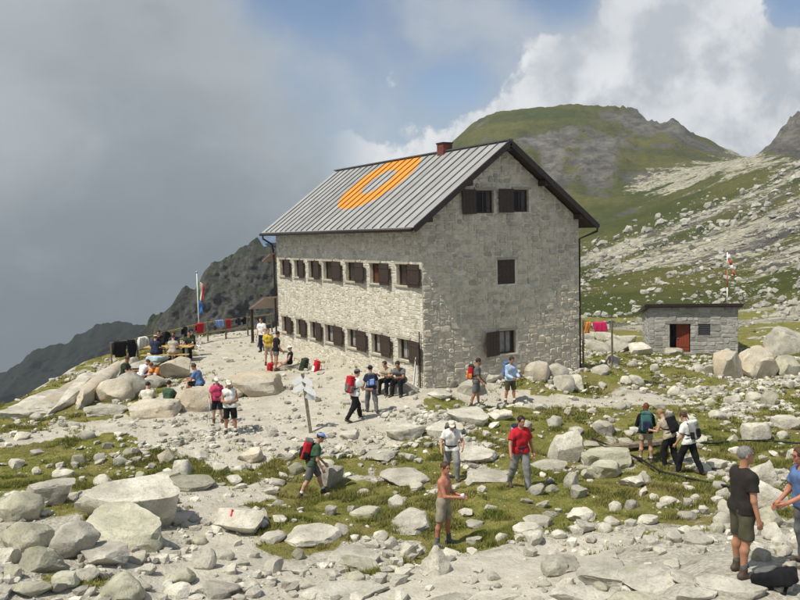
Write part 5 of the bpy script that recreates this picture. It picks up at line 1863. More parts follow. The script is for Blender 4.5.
        t0 = w_ + d2 * .025 * u + wid * .022 * u
        t1 = t0 + (d2 * .6 + wid * .7 + inn * .3) * .042 * u
        d = smin(d, rc(P, t0, t1, .013 * u, .011 * u), .01 * u)
        return smin(d, rc(P, t1, t1 + (d2 * .9 + inn * .4) * .03 * u, .011 * u, .009 * u), .006 * u)

    def headf(s, P):
        u, M, c = s.u, s.HM, s.hc
        pt = lambda x, y, z: c + (s.HR * x + s.HF * y + s.HU * z) * u
        d = ell(P, pt(0, -.012, .028), M, np.array([.077, .096, .090]) * u)
        d = smin(d, ell(P, pt(0, .022, -.045), M, np.array([.058, .068, .078]) * u), .03 * u)
        d = smin(d, rc(P, pt(0, .080, .008), pt(0, .100, -.026), .009 * u, .014 * u), .012 * u)      # nose
        d = smin(d, rc(P, pt(-.030, .080, .030), pt(.030, .080, .030), .012 * u, .012 * u), .012 * u)  # brow
        d = smin(d, rc(P, pt(-.014, .082, -.058), pt(.014, .082, -.058), .010 * u, .010 * u), .012 * u)  # mouth
        d = smin(d, rc(P, pt(0, .072, -.098), pt(0, .070, -.10), .022 * u, .022 * u), .02 * u)         # chin
        for sg in (-1, 1):
            d = np.maximum(d, -(np.linalg.norm(P - pt(sg * .030, .096, .008), axis=1) - .016 * u))      # eye sockets
            d = smin(d, ell(P, pt(sg * .078, -.012, -.005), M, np.array([.012, .020, .032]) * u), .008 * u)   # ears
        nk = rc(P, s.neck - s.U * .06 * u, c - s.HF * .025 * u - s.HU * .05 * u, .058 * u, .052 * u)
        return smin(d, nk, .03 * u)

    def skin(s, P):
        u = s.u
        d = s.torso(P)
        for i in (0, 1):
            d = smin(d, s.limb_arm(P, i), .035 * u)
            d = smin(d, s.limb_leg(P, i), .045 * u)
            d = smin(d, s.hand(P, i), .012 * u)
            a, b = s.foot[i]
            d = smin(d, rc(P, a, b, .036 * u, .030 * u), .03 * u)
        return smin(d, s.headf(P), .03 * u)

    def bounds(s, pts, pad):
        A = np.array(pts)
        return A.min(0) - pad, A.max(0) + pad

    def all_pts(s):
        L = [s.pel, s.neck, s.hc + s.HU * .13 * s.u, s.hc + s.HF * .1 * s.u, s.hc - s.HF * .1 * s.u]
        for l in s.leg: L += l
        for f in s.foot: L += list(f)
        for a in s.arm: L += [a[0], a[1], a[2], a[2] + a[3] * .17 * s.u]
        return L


def fold(P, k=1.0, seed=0.0):
    x, y, z = P[:, 0], P[:, 1], P[:, 2]
    return k * (.004 * np.sin(22 * z + 9 * x + seed) + .004 * np.sin(31 * x - 17 * z + 14 * y + seed * 2) + .003 * np.sin(43 * y + 25 * z + seed * 3))


def plane_(P, p, n):
    return (P - p) @ n


def f_top(b, kind, seed, loose=.018):
    u = b.u
    sl = {'tee': .62, 'long': 2.0, 'tank': 0.0, 'polo': .66}[kind]
    def f(P):
        d = b.torso(P, loose)
        for h_, k_, _ in b.leg:
            d = smin(d, rc(P, h_, h_ + (k_ - h_) * .16, .128 * u * b.b, .125 * u * b.b), .03 * u)
        d = d + fold(P, 1.1, seed)
        d = np.maximum(d, plane_(P, b.pel - b.U * .07 * u, -b.U))                 # hem
        if sl:
            for i in (0, 1):
                a, e, w_, d2 = b.arm[i]
                if sl > 1:
                    q = smin(rc(P, a, e, (.056 + loose) * u, (.046 + loose) * u), rc(P, e, w_ - d2 * .02, (.046 + loose) * u, (.034 + loose) * u), .02)
                else:
                    x = (e - a) / np.linalg.norm(e - a)
                    q = rc(P, a, a + (e - a) * sl, (.051 + loose) * u, (.054 + loose * 1.3) * u)
                    q = np.maximum(q, plane_(P, a + (e - a) * sl, x))
                d = smin(d, q + .6 * fold(P, 1.0, seed), .03 * u)
        nk = b.neck - b.U * .0 * u
        d = np.maximum(d, -(rc(P, b.neck + b.U * .03 * u + b.F * .03 * u, b.neck + b.U * .15 * u, .060 * u, .10 * u)))
        return d
    pts = [b.pel - b.U * .15 * u, b.neck] + [a[0] for a in b.arm] + ([x for a in b.arm for x in (a[1], a[2])] if sl > 1 else [a[1] for a in b.arm])
    lo, hi = b.bounds(pts, .2 * u)
    return f, lo, hi


def f_bottom(b, kind, seed, loose=.014):
    u = b.u
    def f(P):
        d = b.torso(P, .005)
        d = np.maximum(d, plane_(P, b.pel + b.U * .09 * u, b.U))
        for i in (0, 1):
            h, k, a = b.leg[i]
            if kind == 'trousers':
                q = smin(rc(P, h, k, (.094 + loose) * u * b.b, (.077 + loose) * u), rc(P, k, a + (a - k) * .02, (.077 + loose) * u, (.052 + loose) * u), .03)
            else:
                fr = {'shorts': .92, 'short': .55, 'long_shorts': 1.12}[kind]
                x = (k - h) / np.linalg.norm(k - h)
                e = h + (k - h) * min(fr, 1.0)
                q = rc(P, h, e, (.096 + loose) * u * b.b, (.078 + loose) * u)
                q = np.maximum(q, plane_(P, e + x * .02, x))
                if fr > 1:
                    x2 = (a - k) / np.linalg.norm(a - k)
                    q = smin(rc(P, h, k, (.096 + loose) * u, (.08 + loose) * u), np.maximum(rc(P, k, k + x2 * .06 * u, (.08 + loose) * u, (.08 + loose) * u), plane_(P, k + x2 * .06 * u, x2)), .02)
            d = smin(d, q, .035 * u)
        return d + fold(P, 1.0, seed + 5)
    pts = [b.pel + b.U * .1 * u] + [x for l in b.leg for x in (l[:3] if kind == 'trousers' else l[:2])]
    lo, hi = b.bounds(pts, .18 * u)
    return f, lo, hi


def f_boot(b, i, high=.07):
    u = b.u
    h, k, a = b.leg[i]
    heel, toe = b.foot[i]
    x = (k - a) / np.linalg.norm(k - a)
    def f(P):
        d = rc(P, heel, toe, .046 * u, .040 * u)
        q = np.maximum(rc(P, a - x * .02 * u, a + x * (high + .05) * u, .052 * u, .052 * u), plane_(P, a + x * high * u, x))
        d = smin(d, q, .03 * u)
        return np.maximum(d, -(P[:, 2] - (min(heel[2], toe[2]) - .042 * u)))
    lo, hi = b.bounds([heel, toe, a, a + x * .12 * u], .08 * u)
    return f, lo, hi


def f_sock(b, i):
    u = b.u
    h, k, a = b.leg[i]
    x = (k - a) / np.linalg.norm(k - a)
    def f(P):
        return np.maximum(rc(P, a, a + x * .2 * u, .045 * u, .052 * u), plane_(P, a + x * .125 * u, x))
    lo, hi = b.bounds([a, a + x * .15 * u], .08 * u)
    return f, lo, hi


def f_hair(b, kind, seed):
    u, M, c = b.u, b.HM, b.hc
    pt = lambda x, y, z: c + (b.HR * x + b.HF * y + b.HU * z) * u
    def f(P):
        d = ell(P, pt(0, -.016, .034), M, np.array([.087, .104, .096]) * u)
        q = (P - c) @ M / u
        face = np.maximum(q[:, 1] - .062 - .25 * np.clip(q[:, 2] - .05, -1, .03), -(q[:, 2] - .058))
        d = np.maximum(d, np.minimum((q[:, 1] - .060) * 1.0, .075 - q[:, 2]) * u * 1.0)          # clear of the face
        d = np.maximum(d, (-.045 - q[:, 2] + .6 * np.clip(q[:, 1] + .03, 0, 1)) * u)              # nape and temples
        if kind == 'long':
            d = smin(d, ell(P, pt(0, -.065, -.06), M, np.array([.075, .045, .12]) * u), .03 * u)
        elif kind == 'tail':
            d = smin(d, rc(P, pt(0, -.10, .02), pt(0, -.14, -.12), .03 * u, .014 * u), .02 * u)
        x, y, z = (P / u).T
        return d + .003 * np.sin(90 * x + 40 * z + seed) * np.sin(70 * y + 50 * z)
    lo, hi = b.bounds([pt(0, 0, .14), pt(0, -.17, -.19), pt(.1, .1, 0), pt(-.1, .1, 0)], .05 * u)
    return f, lo, hi


def f_cap(b, brim=.075, hat=False):
    u, M, c = b.u, b.HM, b.hc
    pt = lambda x, y, z: c + (b.HR * x + b.HF * y + b.HU * z) * u
    def f(P):
        d = ell(P, pt(0, -.010, .042), M, np.array([.092, .108, .088]) * u)
        q = (P - c) @ M / u
        d = np.maximum(d, (.045 - q[:, 2]) * u)
        if hat:
            return np.minimum(d, ell(P, pt(0, -.005, .047), M, np.array([.15, .165, .012]) * u))
        br = np.maximum(ell(P, pt(0, .095, .050), M, np.array([.078, brim + .02, .0105]) * u), (.03 - q[:, 1]) * u)
        return np.minimum(d, br)
    lo, hi = b.bounds([pt(.1, .2, .13), pt(-.1, -.13, .02), pt(-.1, .2, 0), pt(.1, -.1, 0)], .06 * u)
    return f, lo, hi


SKINS = {}
def skin_mat(tone):
    if tone not in SKINS:
        c = {'fair': (0.50, 0.29, 0.20), 'tan': (0.40, 0.20, 0.12), 'pale': (0.58, 0.37, 0.28), 'red': (0.44, 0.19, 0.12)}[tone]
        m, t = material('skin ' + tone)
        P = t.n('ShaderNodeTexCoord', out=3)
        a = t.noise(P, 9, 4, .6); f_ = t.noise(P, 60, 3, .6)
        cc = t.mix(t.rng(a, .3, .7), tuple(x * .86 for x in c) + (1,), tuple(x * 1.1 for x in c) + (1,))
        finish(t, cc, .5, t.m('ADD', a, t.m('MULTIPLY', f_, .2)), .15, .01, 0, .35, {'Subsurface Weight': .12, 'Subsurface Radius': (.02, .008, .004)})
        SKINS[tone] = m
    return SKINS[tone]


HAIRC = {'dark': (0.025, 0.016, 0.011), 'brown': (0.07, 0.035, 0.018), 'grey': (0.19, 0.185, 0.18), 'red': (0.12, 0.045, 0.02), 'blond': (0.28, 0.19, 0.09)}
COLS = {'brownblack': (0.028, 0.024, 0.021), 'olive': (0.075, 0.072, 0.045), 'khaki': (0.30, 0.27, 0.20), 'white': (0.74, 0.74, 0.72), 'red': (0.46, 0.02, 0.03), 'grey': (0.24, 0.24, 0.235), 'midgrey': (0.13, 0.13, 0.13),
        'black': (0.013, 0.013, 0.015), 'paleblue': (0.40, 0.52, 0.68), 'navy': (0.025, 0.032, 0.065), 'green': (0.06, 0.11, 0.065), 'darkgreen': (0.035, 0.05, 0.032), 'orange': (0.62, 0.23, 0.05), 'pink': (0.55, 0.06, 0.15),
        'blue': (0.10, 0.17, 0.34), 'yellow': (0.55, 0.42, 0.05), 'jeans': (0.06, 0.10, 0.22), 'beige': (0.40, 0.35, 0.27), 'lilac': (0.32, 0.28, 0.38), 'cream': (0.66, 0.62, 0.52), 'teal': (0.05, 0.14, 0.14), 'boot': (0.075, 0.055, 0.04), 'skyblue': (0.20, 0.32, 0.62)}


def fab(c):
    return cloth(c + ' cloth', COLS[c])


def heading(deg):
    """0 = facing away from the viewpoint, 90 = to the right, 180 = towards it"""
    return math.atan2(FLAT[1], FLAT[0]) - math.pi / 2 - deg * D2R


def part(name, spec, h, mat, parent, smooth=True):
    V, Q = surfnet(*spec, h)
    if len(V) == 0:
        return None
    return link(name, mesh_np(name, V, Q, None, smooth), mat, parent)


def person(px, py, face, label, H=1.75, skin='fair', hair=('short', 'brown'), cap=None, top=('tee', 'grey'), bottom=('shorts', 'khaki'), boots='boot', socks=None, vox=.018,
           pos=None, group='hikers around the hut', dz=0.0, glasses=False, **pose):
    b = Body(H=H, **pose)
    if pos is None:
        q, d = on_ground(px, py)
    else:
        q = pos
    root = thing('person', label, 'person', (q[0], q[1], q[2] + dz), heading(face), group)
    lo, hi = b.bounds(b.all_pts(), .16 * b.u)
    hv = vox
    part('body', (b.skin, lo, hi), hv * (.8 if hv < .013 else 1.0), skin_mat(skin), root)
    if top: part({'tee': 't_shirt', 'long': 'jacket' if top[1] in ('black', 'navy') else 'long_shirt', 'tank': 'vest', 'polo': 'shirt'}[top[0]], f_top(b, top[0], px), hv, fab(top[1]), root)
    if bottom: part('trousers' if bottom[0] == 'trousers' else 'shorts', f_bottom(b, bottom[0], px), hv, fab(bottom[1]), root)
    for i in (0, 1):
        if boots: part('boot', f_boot(b, i), hv, plain(boots + ' leather', COLS[boots], .7), root)
        if socks: part('sock', f_sock(b, i), hv * .8, fab(socks), root)
    if cap:
        part('hat' if cap[0] == 'hat' else 'cap', f_cap(b, hat=cap[0] == 'hat'), hv * .55, fab(cap[1]), root)
    if hair:
        part('hair', f_hair(b, hair[0], px), hv * .75, plain('hair ' + hair[1], HAIRC[hair[1]], .6, .3, 40), root)
    if vox < .0135:
        mb = MB()
        for sg in (-1, 1):
            c = b.hc + (b.HR * sg * .031 + b.HF * .081 + b.HU * .010) * b.u
            V, F = ICO[1]
            link('eye', mesh_np('eye', c + V * .0085, F, None, True), M_BLACK, root)
    if glasses:
        mb = MB()
        for sg in (-1, 1):
            c = b.hc + (b.HR * sg * .034 + b.HF * .100 + b.HU * .006) * b.u
            ring = [c + (b.HR * math.cos(a) * .026 + b.HU * math.sin(a) * .019) for a in np.linspace(0, 2 * math.pi, 13)]
            mb.tube(ring, .003, 5)
            mb.tube([c + b.HR * sg * .026, c + b.HR * sg * .048 - b.HF * .10], .003, 5)
        mb.build('glasses', M_BLACK, root)
    return root, b


def backpack(owner, b, label, body='black', lid=None, pocket=None, size=1.0, low=0.0, straps=True, strapc='black', mat_kit=None):
    """rucksack on a person's back: stands as its own thing"""
    u = b.u * size
    root = thing('backpack', label, 'backpack', tuple(owner.location), owner.rotation_euler.z, 'rucksacks on hikers')
    M = np.stack([b.R, b.F, b.U], 1)
    c = b.pel + b.U * (.27 + low) * b.u - b.F * (.112 * b.u * b.b + .115 * u)

    def rbox(cc, r, rad):
        r = np.asarray(r)
        def f(P):
            q = np.abs((P - cc) @ M) - (r - rad)
            return np.linalg.norm(np.maximum(q, 0), axis=1) + np.minimum(q.max(1), 0) - rad + fold(P, .9, 3)
        R = np.linalg.norm(r) + .05
        return f, cc - R, cc + R
    part('pack_body', rbox(c, (.155 * u, .105 * u, .26 * u), .07 * u), .016, fab(body), root)
    part('lid', rbox(c + b.U * .265 * u + b.F * .005, (.14 * u, .105 * u, .055 * u), .045 * u), .015, fab(lid or body), root)
    part('front_pocket', rbox(c - b.F * .105 * u - b.U * .07 * u, (.105 * u, .04 * u, .13 * u), .035 * u), .014, fab(pocket or body), root)
    for sg in (-1, 1):
        part('side_pocket', rbox(c + b.R * sg * .155 * u - b.U * .12 * u, (.035 * u, .07 * u, .10 * u), .03 * u), .014, fab(pocket or body), root)
    if straps:
        for sg in (-1, 1):
            k = b.u * b.b
            pts = [c + b.U * .20 * u + b.F * .10 * u + b.R * sg * .06 * b.u, b.neck - b.U * .005 * b.u + b.R * sg * .085 * k - b.F * .03 * b.u, b.neck - b.U * .02 * b.u + b.R * sg * .10 * k + b.F * .05 * b.u,
                   b.neck - b.U * .12 * b.u + b.R * sg * .115 * k + b.F * .118 * b.u, b.neck - b.U * .23 * b.u + b.R * sg * .14 * k + b.F * .10 * b.u, b.neck - b.U * .30 * b.u + b.R * sg * .185 * k + b.F * .0 * b.u, c - b.U * .12 * u + b.R * sg * .14 * u + b.F * .08 * u]
            pts = np.array(pts)
            tt = np.linspace(0, len(pts) - 1, 22)
            pp = np.stack([np.interp(tt, np.arange(len(pts)), pts[:, k2]) for k2 in range(3)], 1)
            for _ in range(2): pp[1:-1] = .25 * pp[:-2] + .5 * pp[1:-1] + .25 * pp[2:]
            nr = pp - (b.pel + b.U * .33 * b.u)
            MB().tube(pp, .028 * b.u, 8, .3, nrm=nr / np.linalg.norm(nr, axis=1)[:, None]).build('shoulder_strap', fab(strapc), root, smooth=True)
        a = np.linspace(-2.4, 2.4, 18)
        ring = [b.pel + b.U * .075 * b.u + (b.R * math.sin(x) * .185 + b.F * math.cos(x) * .138) * b.u * b.b for x in a]
        MB().tube(ring, .022 * b.u, 6, .4, nrm=np.array([r_ - b.pel - b.U * .075 * b.u for r_ in ring])).build('hip_belt', fab(strapc), root, smooth=True)
    return root


STAND = ((4, 4, 5), (-4, 4, 5))
WALK = ((26, 12, 3), (-18, 22, 3))
# --- near group
p, b = person(740, 576, 76, 'grey-haired man in dark brown T-shirt and olive shorts standing at lower right', H=1.80, skin='tan', hair=('short', 'grey'), top=('tee', 'brownblack'), bottom=('shorts', 'olive'), socks='midgrey',
              vox=.0125, lean=2, legs=((3, 3, 5), (-4, 4, 6)), arms=((10, 8, 28, 8), (-2, 12, 14, 0)), head=(18, -2), build=1.06)
p1_pos = np.array(p.location)
p1, p1b = p, b
p, b = person(806, 566, 262, 'person in glasses and blue top cut off by the right edge', H=1.72, skin='red', hair=('short', 'brown'), top=('tee', 'blue'), bottom=('trousers', 'midgrey'), vox=.0125, lean=5, legs=STAND,
              arms=((28, 10, 40, 10), (15, 8, 30, 5)), head=(6, 3), glasses=True)
p, b = person(443, 545, 112, 'shirtless sunburnt man in khaki shorts standing on the turf', H=1.78, skin='red', hair=('short', 'brown'), top=None, bottom=('shorts', 'khaki'), socks='midgrey', boots='midgrey', vox=.0125,
              lean=3, legs=((6, 5, 5), (-5, 4, 5)), arms=((14, 8, 62, 12), (18, 9, 70, 22)), head=(25, 4), build=1.03)
pb = b; pp_ = p
p, b = person(452, 480, 178, 'hiker in white T-shirt and white cap coming down among the slabs', H=1.70, skin='fair', hair=('short', 'grey'), cap=('cap', 'cream'), top=('tee', 'white'), bottom=('trousers', 'grey'), lean=10, vox=.014,
              legs=((28, 34, 4), (-8, 12, 4)), arms=((12, 26, 50, 20), (8, 24, 40, 10)), head=(0, 22))
backpack(p, b, 'dark rucksack worn by the hiker in the white cap', 'black', 'midgrey')
p, b = person(519, 488, 166, 'man in bright red shirt and grey trousers walking towards the viewer', H=1.86, skin='tan', hair=('short', 'dark'), top=('polo', 'red'), bottom=('trousers', 'grey'), lean=3, vox=.0135,
              legs=((12, 8, 4), (-16, 16, 3)), arms=((-10, 20, 24, 0), (22, 24, 18, 0)), head=(-8, 10))
backpack(p, b, 'blue rucksack on the back of the man in the red shirt', 'skyblue', 'navy', strapc='navy', size=.85)
p, b = person(312, 497, 78, 'hiker in blue cap and orange-green clothes stepping to the right below the signpost', H=1.78, skin='fair', hair=('short', 'brown'), cap=('cap', 'skyblue'), top=('tee', 'green'), bottom=('shorts', 'midgrey'),
              socks='white', lean=20, vox=.014, legs=((28, 14, 4), (-14, 16, 4)), arms=((14, 8, 26, 8), (4, 8, 22, 6)), head=(0, 14))
backpack(p, b, 'bright red rucksack on the hiker in the blue cap', 'red', 'midgrey', 'black', size=.95)
p, b = person(646, 463, 12, 'woman in dark jacket and beige shorts seen from behind', H=1.72, skin='fair', hair=('long', 'red'), top=('long', 'black'), bottom=('short', 'beige'), socks='white', vox=.014, lean=3, legs=STAND,
              arms=((18, 14, 60, 16), (24, 12, 70, 20)), head=(20, 12))
backpack(p, b, 'large dark teal rucksack on the woman in beige shorts', 'teal', 'teal', 'navy', size=1.0)
p, b = person(671, 468, 322, 'woman in black trousers bending over between two other women', H=1.72, skin='fair', hair=('short', 'blond'), top=('tank', 'beige'), bottom=('trousers', 'black'), vox=.014, lean=26, legs=((18, 24, 4), (-2, 14, 4)),
              arms=((26, 8, 62, 14), (22, 8, 60, 14)), head=(-6, 20))
backpack(p, b, 'black rucksack on the woman bending over', 'black', 'midgrey', size=.9)
p, b = person(690, 474, 318, 'woman in white T-shirt and black trousers stepping uphill', H=1.74, skin='fair', hair=('tail', 'brown'), top=('tee', 'white'), bottom=('trousers', 'black'), vox=.014, lean=12, legs=((24, 14, 3), (-16, 10, 3)),
              arms=((10, 10, 24, 4), (6, 10, 20, 4)), head=(0, 14))
backpack(p, b, 'white and black rucksack on the woman stepping uphill', 'grey', 'white', 'black', size=.9)
# --- by the gable wall
p, b = person(475, 407, 96, 'hiker in grey T-shirt and shorts on the path under the gable', H=1.70, skin='tan', hair=('short', 'dark'), top=('tee', 'midgrey'), bottom=('shorts', 'midgrey'), lean=5, legs=((8, 6, 4), (-8, 10, 4)),
              arms=((12, 8, 30, 6), (10, 8, 26, 6)), head=(0, 8))
backpack(p, b, 'red and green rucksack on the hiker below the gable', 'red', 'darkgreen', 'orange', size=.9)
p, b = person(510, 404, 150, 'hiker in pale blue shirt and olive shorts on the path under the gable', H=1.78, skin='tan', hair=('short', 'dark'), top=('long', 'paleblue'), bottom=('shorts', 'olive'), socks='white', lean=4, legs=((5, 4, 4), (-6, 6, 4)),
              arms=((14, 10, 62, 22), (14, 10, 60, 22)), head=(10, 16))
backpack(p, b, 'blue rucksack on the hiker in the pale blue shirt', 'blue', 'blue', strapc='navy', size=.95)
# --- on the terrace in front of the long wall
p, b = person(354, 421, 52, 'walker in white top and black trousers striding towards the hut', H=1.72, skin='fair', hair=('short', 'dark'), cap=('cap', 'midgrey'), top=('tee', 'white'), bottom=('trousers', 'black'), lean=8, legs=WALK,
              arms=((-14, 12, 24, 0), (24, 12, 60, 0)), head=(0, 6))
backpack(p, b, 'red rucksack on the walker in the white top', 'red', 'red', 'midgrey', size=.95)
p, b = person(372, 413, 350, 'walker in dark clothes heading for the hut wall', H=1.58, skin='fair', hair=('short', 'dark'), cap=('hat', 'navy'), top=('tee', 'navy'), bottom=('trousers', 'midgrey'), lean=6, legs=((14, 8, 5), (-12, 14, 5)), arms=((8, 14, 26, 0), (8, 14, 26, 0)), head=(0, 8))
backpack(p, b, 'dark blue rucksack on the walker in dark clothes', 'navy', 'midgrey', 'skyblue', size=.85)
SIT = ((88, 84, 8), (84, 80, 8))
GSIT = ((118, 118, 8), (112, 108, 8))
p, b = person(390, 393, 215, 'person in dark trousers sitting against the hut wall, leaning forward', H=1.65, skin='fair', hair=('short', 'brown'), top=('tee', 'beige'), bottom=('trousers', 'black'), lean=24, legs=SIT, seat=.40, arms=((48, 10, 60, 20), (46, 10, 70, 20)), head=(10, 10))
sit_a = p
p, b = person(402, 394, 205, 'dark-haired man in grey shirt sitting beside another against the hut wall', H=1.75, skin='tan', hair=('short', 'dark'), top=('tee', 'midgrey'), bottom=('trousers', 'black'), lean=28, legs=SIT, seat=.40, arms=((48, 12, 50, 20), (48, 12, 60, 24)), head=(-10, 14))
p, b = person(218, 423, 165, 'girl in pink T-shirt and white cap standing on the terrace', H=1.52, skin='fair', hair=('short', 'brown'), cap=('cap', 'white'), top=('tee', 'pink'), bottom=('shorts', 'black'), lean=2, legs=STAND, arms=((14, 12, 66, 24), (10, 14, 40, 10)), head=(0, 8))
backpack(p, b, 'blue-violet rucksack on the girl in pink', 'lilac', 'navy', size=.8, strapc='navy')
pole_p = p
p, b = person(231, 435, 170, 'man in white top and dark shorts holding something in both hands', H=1.76, skin='tan', hair=('short', 'grey'), cap=('cap', 'cream'), top=('tank', 'white'), bottom=('shorts', 'black'), socks='white', vox=.0145, lean=2, legs=STAND, arms=((16, 10, 76, 30), (16, 10, 78, 30)), head=(0, 16))
backpack(p, b, 'dark rucksack on the man in the white top', 'midgrey', 'midgrey', size=.85, strapc='midgrey')
# --- resting on the rocks
p, b = person(124, 389, 100, 'man in olive shirt and jeans sitting on a cream boulder', H=1.75, skin='tan', hair=('short', 'brown'), top=('tee', 'darkgreen'), bottom=('trousers', 'jeans'), lean=14, legs=((76, 20, 4), (70, 14, 4)), seat=.02, dz=.42, arms=((30, 10, 60, 16), (36, 10, 60, 16)), head=(0, 18))
p, b = person(140, 384, 40, 'person in white T-shirt sitting between the man in olive and the rocks', H=1.68, skin='fair', hair=('short', 'brown'), top=('tee', 'white'), bottom=('trousers', 'jeans'), lean=34, legs=GSIT, seat=.0, dz=.22, arms=((60, 12, 30, 14), (60, 12, 30, 14)), head=(0, 34))
p, b = person(159, 383, 210, 'person in salmon top sitting bent forward on the rocks', H=1.66, skin='pale', hair=('short', 'red'), top=('tee', 'orange'), bottom=('shorts', 'midgrey'), lean=30, legs=GSIT, seat=.0, dz=.14, arms=((50, 12, 40, 14), (50, 12, 40, 14)), head=(0, 28))
p, b = person(148, 409, 345, 'person in cream T-shirt sitting with back to the viewer', H=1.74, skin='fair', hair=('short', 'dark'), top=('tee', 'cream'), bottom=('shorts', 'beige'), lean=16, legs=GSIT, seat=.06, arms=((42, 16, 40, 10), (42, 14, 40, 10)), head=(30, 18), build=1.08)
p, b = person(168, 407, 12, 'person in green T-shirt sitting with back to the viewer', H=1.70, skin='fair', hair=('short', 'dark'), top=('tee', 'green'), bottom=('shorts', 'olive'), lean=12, legs=GSIT, seat=.06, arms=((40, 12, 40, 10), (40, 12, 40, 10)), head=(0, 8))
p, b = person(201, 392, 282, 'man in blue shirt sitting on a cream rock hump facing the others', H=1.78, skin='tan', hair=('short', 'brown'), top=('tee', 'blue'), bottom=('shorts', 'black'), lean=20, legs=((92, 70, 6), (84, 50, 6)), seat=.22, arms=((36, 10, 50, 12), (36, 10, 54, 12)), head=(0, 10), build=1.06)
# --- terrace by the far door
p, b = person(269, 365, 170, 'woman in yellow top standing near the far porch', H=1.66, skin='fair', hair=('long', 'brown'), top=('tee', 'yellow'), bottom=('short', 'beige'), lean=3, legs=STAND, arms=((8, 10, 40, 16), (8, 10, 60, 20)), head=(-10, 6))
p, b = person(276, 371, 60, 'person in black top and dark shorts near the far porch', H=1.72, skin='tan', hair=('short', 'dark'), top=('tee', 'black'), bottom=('short', 'midgrey'), lean=6, legs=STAND, arms=((10, 10, 30, 10), (6, 10, 30, 6)), head=(0, 10))
p, b = person(290, 367, 265, 'woman in white hat and black top sitting by the hut wall', H=1.64, skin='pale', hair=('short', 'brown'), cap=('hat', 'white'), top=('tank', 'black'), bottom=('short', 'beige'), lean=-6, legs=((78, 20, 6), (92, 60, 6)), seat=.10, arms=((20, 14, 40, 10), (20, 14, 40, 10)), head=(0, 8))
p, b = person(263, 352, 200, 'person in white top beside the porch post', H=1.70, skin='fair', hair=('short', 'dark'), top=('tee', 'white'), bottom=('trousers', 'navy'), lean=3, legs=STAND, arms=((8, 8, 20, 6), (8, 8, 20, 6)), head=(0, 6))
print('people', round(time.time() - T0, 1))
# ------------------------------------------------------------------ picnic table with people, terrace things
tq, td = on_ground(170, 362)
tab = thing('picnic_table', 'long pine picnic table on the terrace edge', 'table', tuple(tq), heading(92))
# local y = length direction (roughly picture right), x across
for k in range(5):
    MB().box((-.36 + k * .146, -1.1, .70), (-.36 + k * .146 + .136, 1.1, .738)).build('plank', M_YELLOWWOOD, tab)
for yy in (-.8, .8):
    for sx in (-1, 1):
        MB().bar((sx * .30, yy, 0), (sx * .12, yy, .70), .06, .06).build('leg', M_STEEL, tab)
MB().bar((0, -.8, .35), (0, .8, .35), .05, .05).build('stretcher', M_STEEL, tab)
benches = []
hd_ = heading(92)
for k, (off, lb) in enumerate(((-.75, 'pine bench on the far side of the picnic table'), (.75, 'pine bench on the near side of the picnic table'))):
    ox = math.cos(hd_) * off; oy = math.sin(hd_) * off
    bx_, by_ = tq[0] + ox, tq[1] + oy
    bn = thing('bench', lb, 'bench', (bx_, by_, float(hgt(bx_, by_))), hd_, 'benches at the picnic table')
    for j in (-1, 1):
        MB().box((-.13 if j < 0 else .005, -1.1, .42), (-.005 if j < 0 else .13, 1.1, .455)).build('plank', M_YELLOWWOOD, bn)
    for yy in (-.8, .8):
        for sx in (-1, 1):
            MB().bar((sx * .11, yy, 0), (sx * .08, yy, .42), .045, .045).build('leg', M_STEEL, bn)
    benches.append((bx_, by_))


def on_bench(k, along, face, label, **kw):
    bx_, by_ = benches[k]
    # bench length axis in the world
    ax = (-math.sin(hd_), math.cos(hd_))
    x, y = bx_ + ax[0] * along, by_ + ax[1] * along
    return person(0, 0, face, label, pos=(x, y, float(hgt(x, y))), vox=.019, seat=.455, legs=((86, 86, 6), (86, 82, 6)), arms=((40, 10, 50, 16), (40, 10, 50, 16)), group='people at the picnic table', **kw)


far_i = 0 if benches[0] and ((np.array([*benches[0], 0]) - CAM) @ FLAT) > ((np.array([*benches[1], 0]) - CAM) @ FLAT) else 1
on_bench(far_i, -.65, 182, 'person in black jacket on the far bench of the picnic table', top=('long', 'black'), bottom=('trousers', 'navy'), hair=('short', 'dark'), lean=14, head=(0, 12))
on_bench(far_i, .05, 178, 'person in navy jacket on the far bench, second from its end', top=('long', 'navy'), bottom=('trousers', 'black'), hair=('short', 'brown'), lean=18, head=(10, 14))
on_bench(far_i, .75, 184, 'person in dark green top at the right end of the far bench', top=('tee', 'darkgreen'), bottom=('trousers', 'black'), hair=('short', 'dark'), lean=12, head=(-20, 10))
on_bench(1 - far_i, -.45, 2, 'person in dark navy shirt with back turned at the picnic table', top=('tee', 'navy'), bottom=('trousers', 'navy'), hair=('short', 'brown'), lean=14, head=(0, 10), cap=('cap', 'cream'))
on_bench(1 - far_i, .35, 6, 'bare-armed person in beige top with back turned at the picnic table', top=('tee', 'beige'), bottom=('shorts', 'beige'), hair=('short', 'brown'), lean=16, head=(-10, 12))
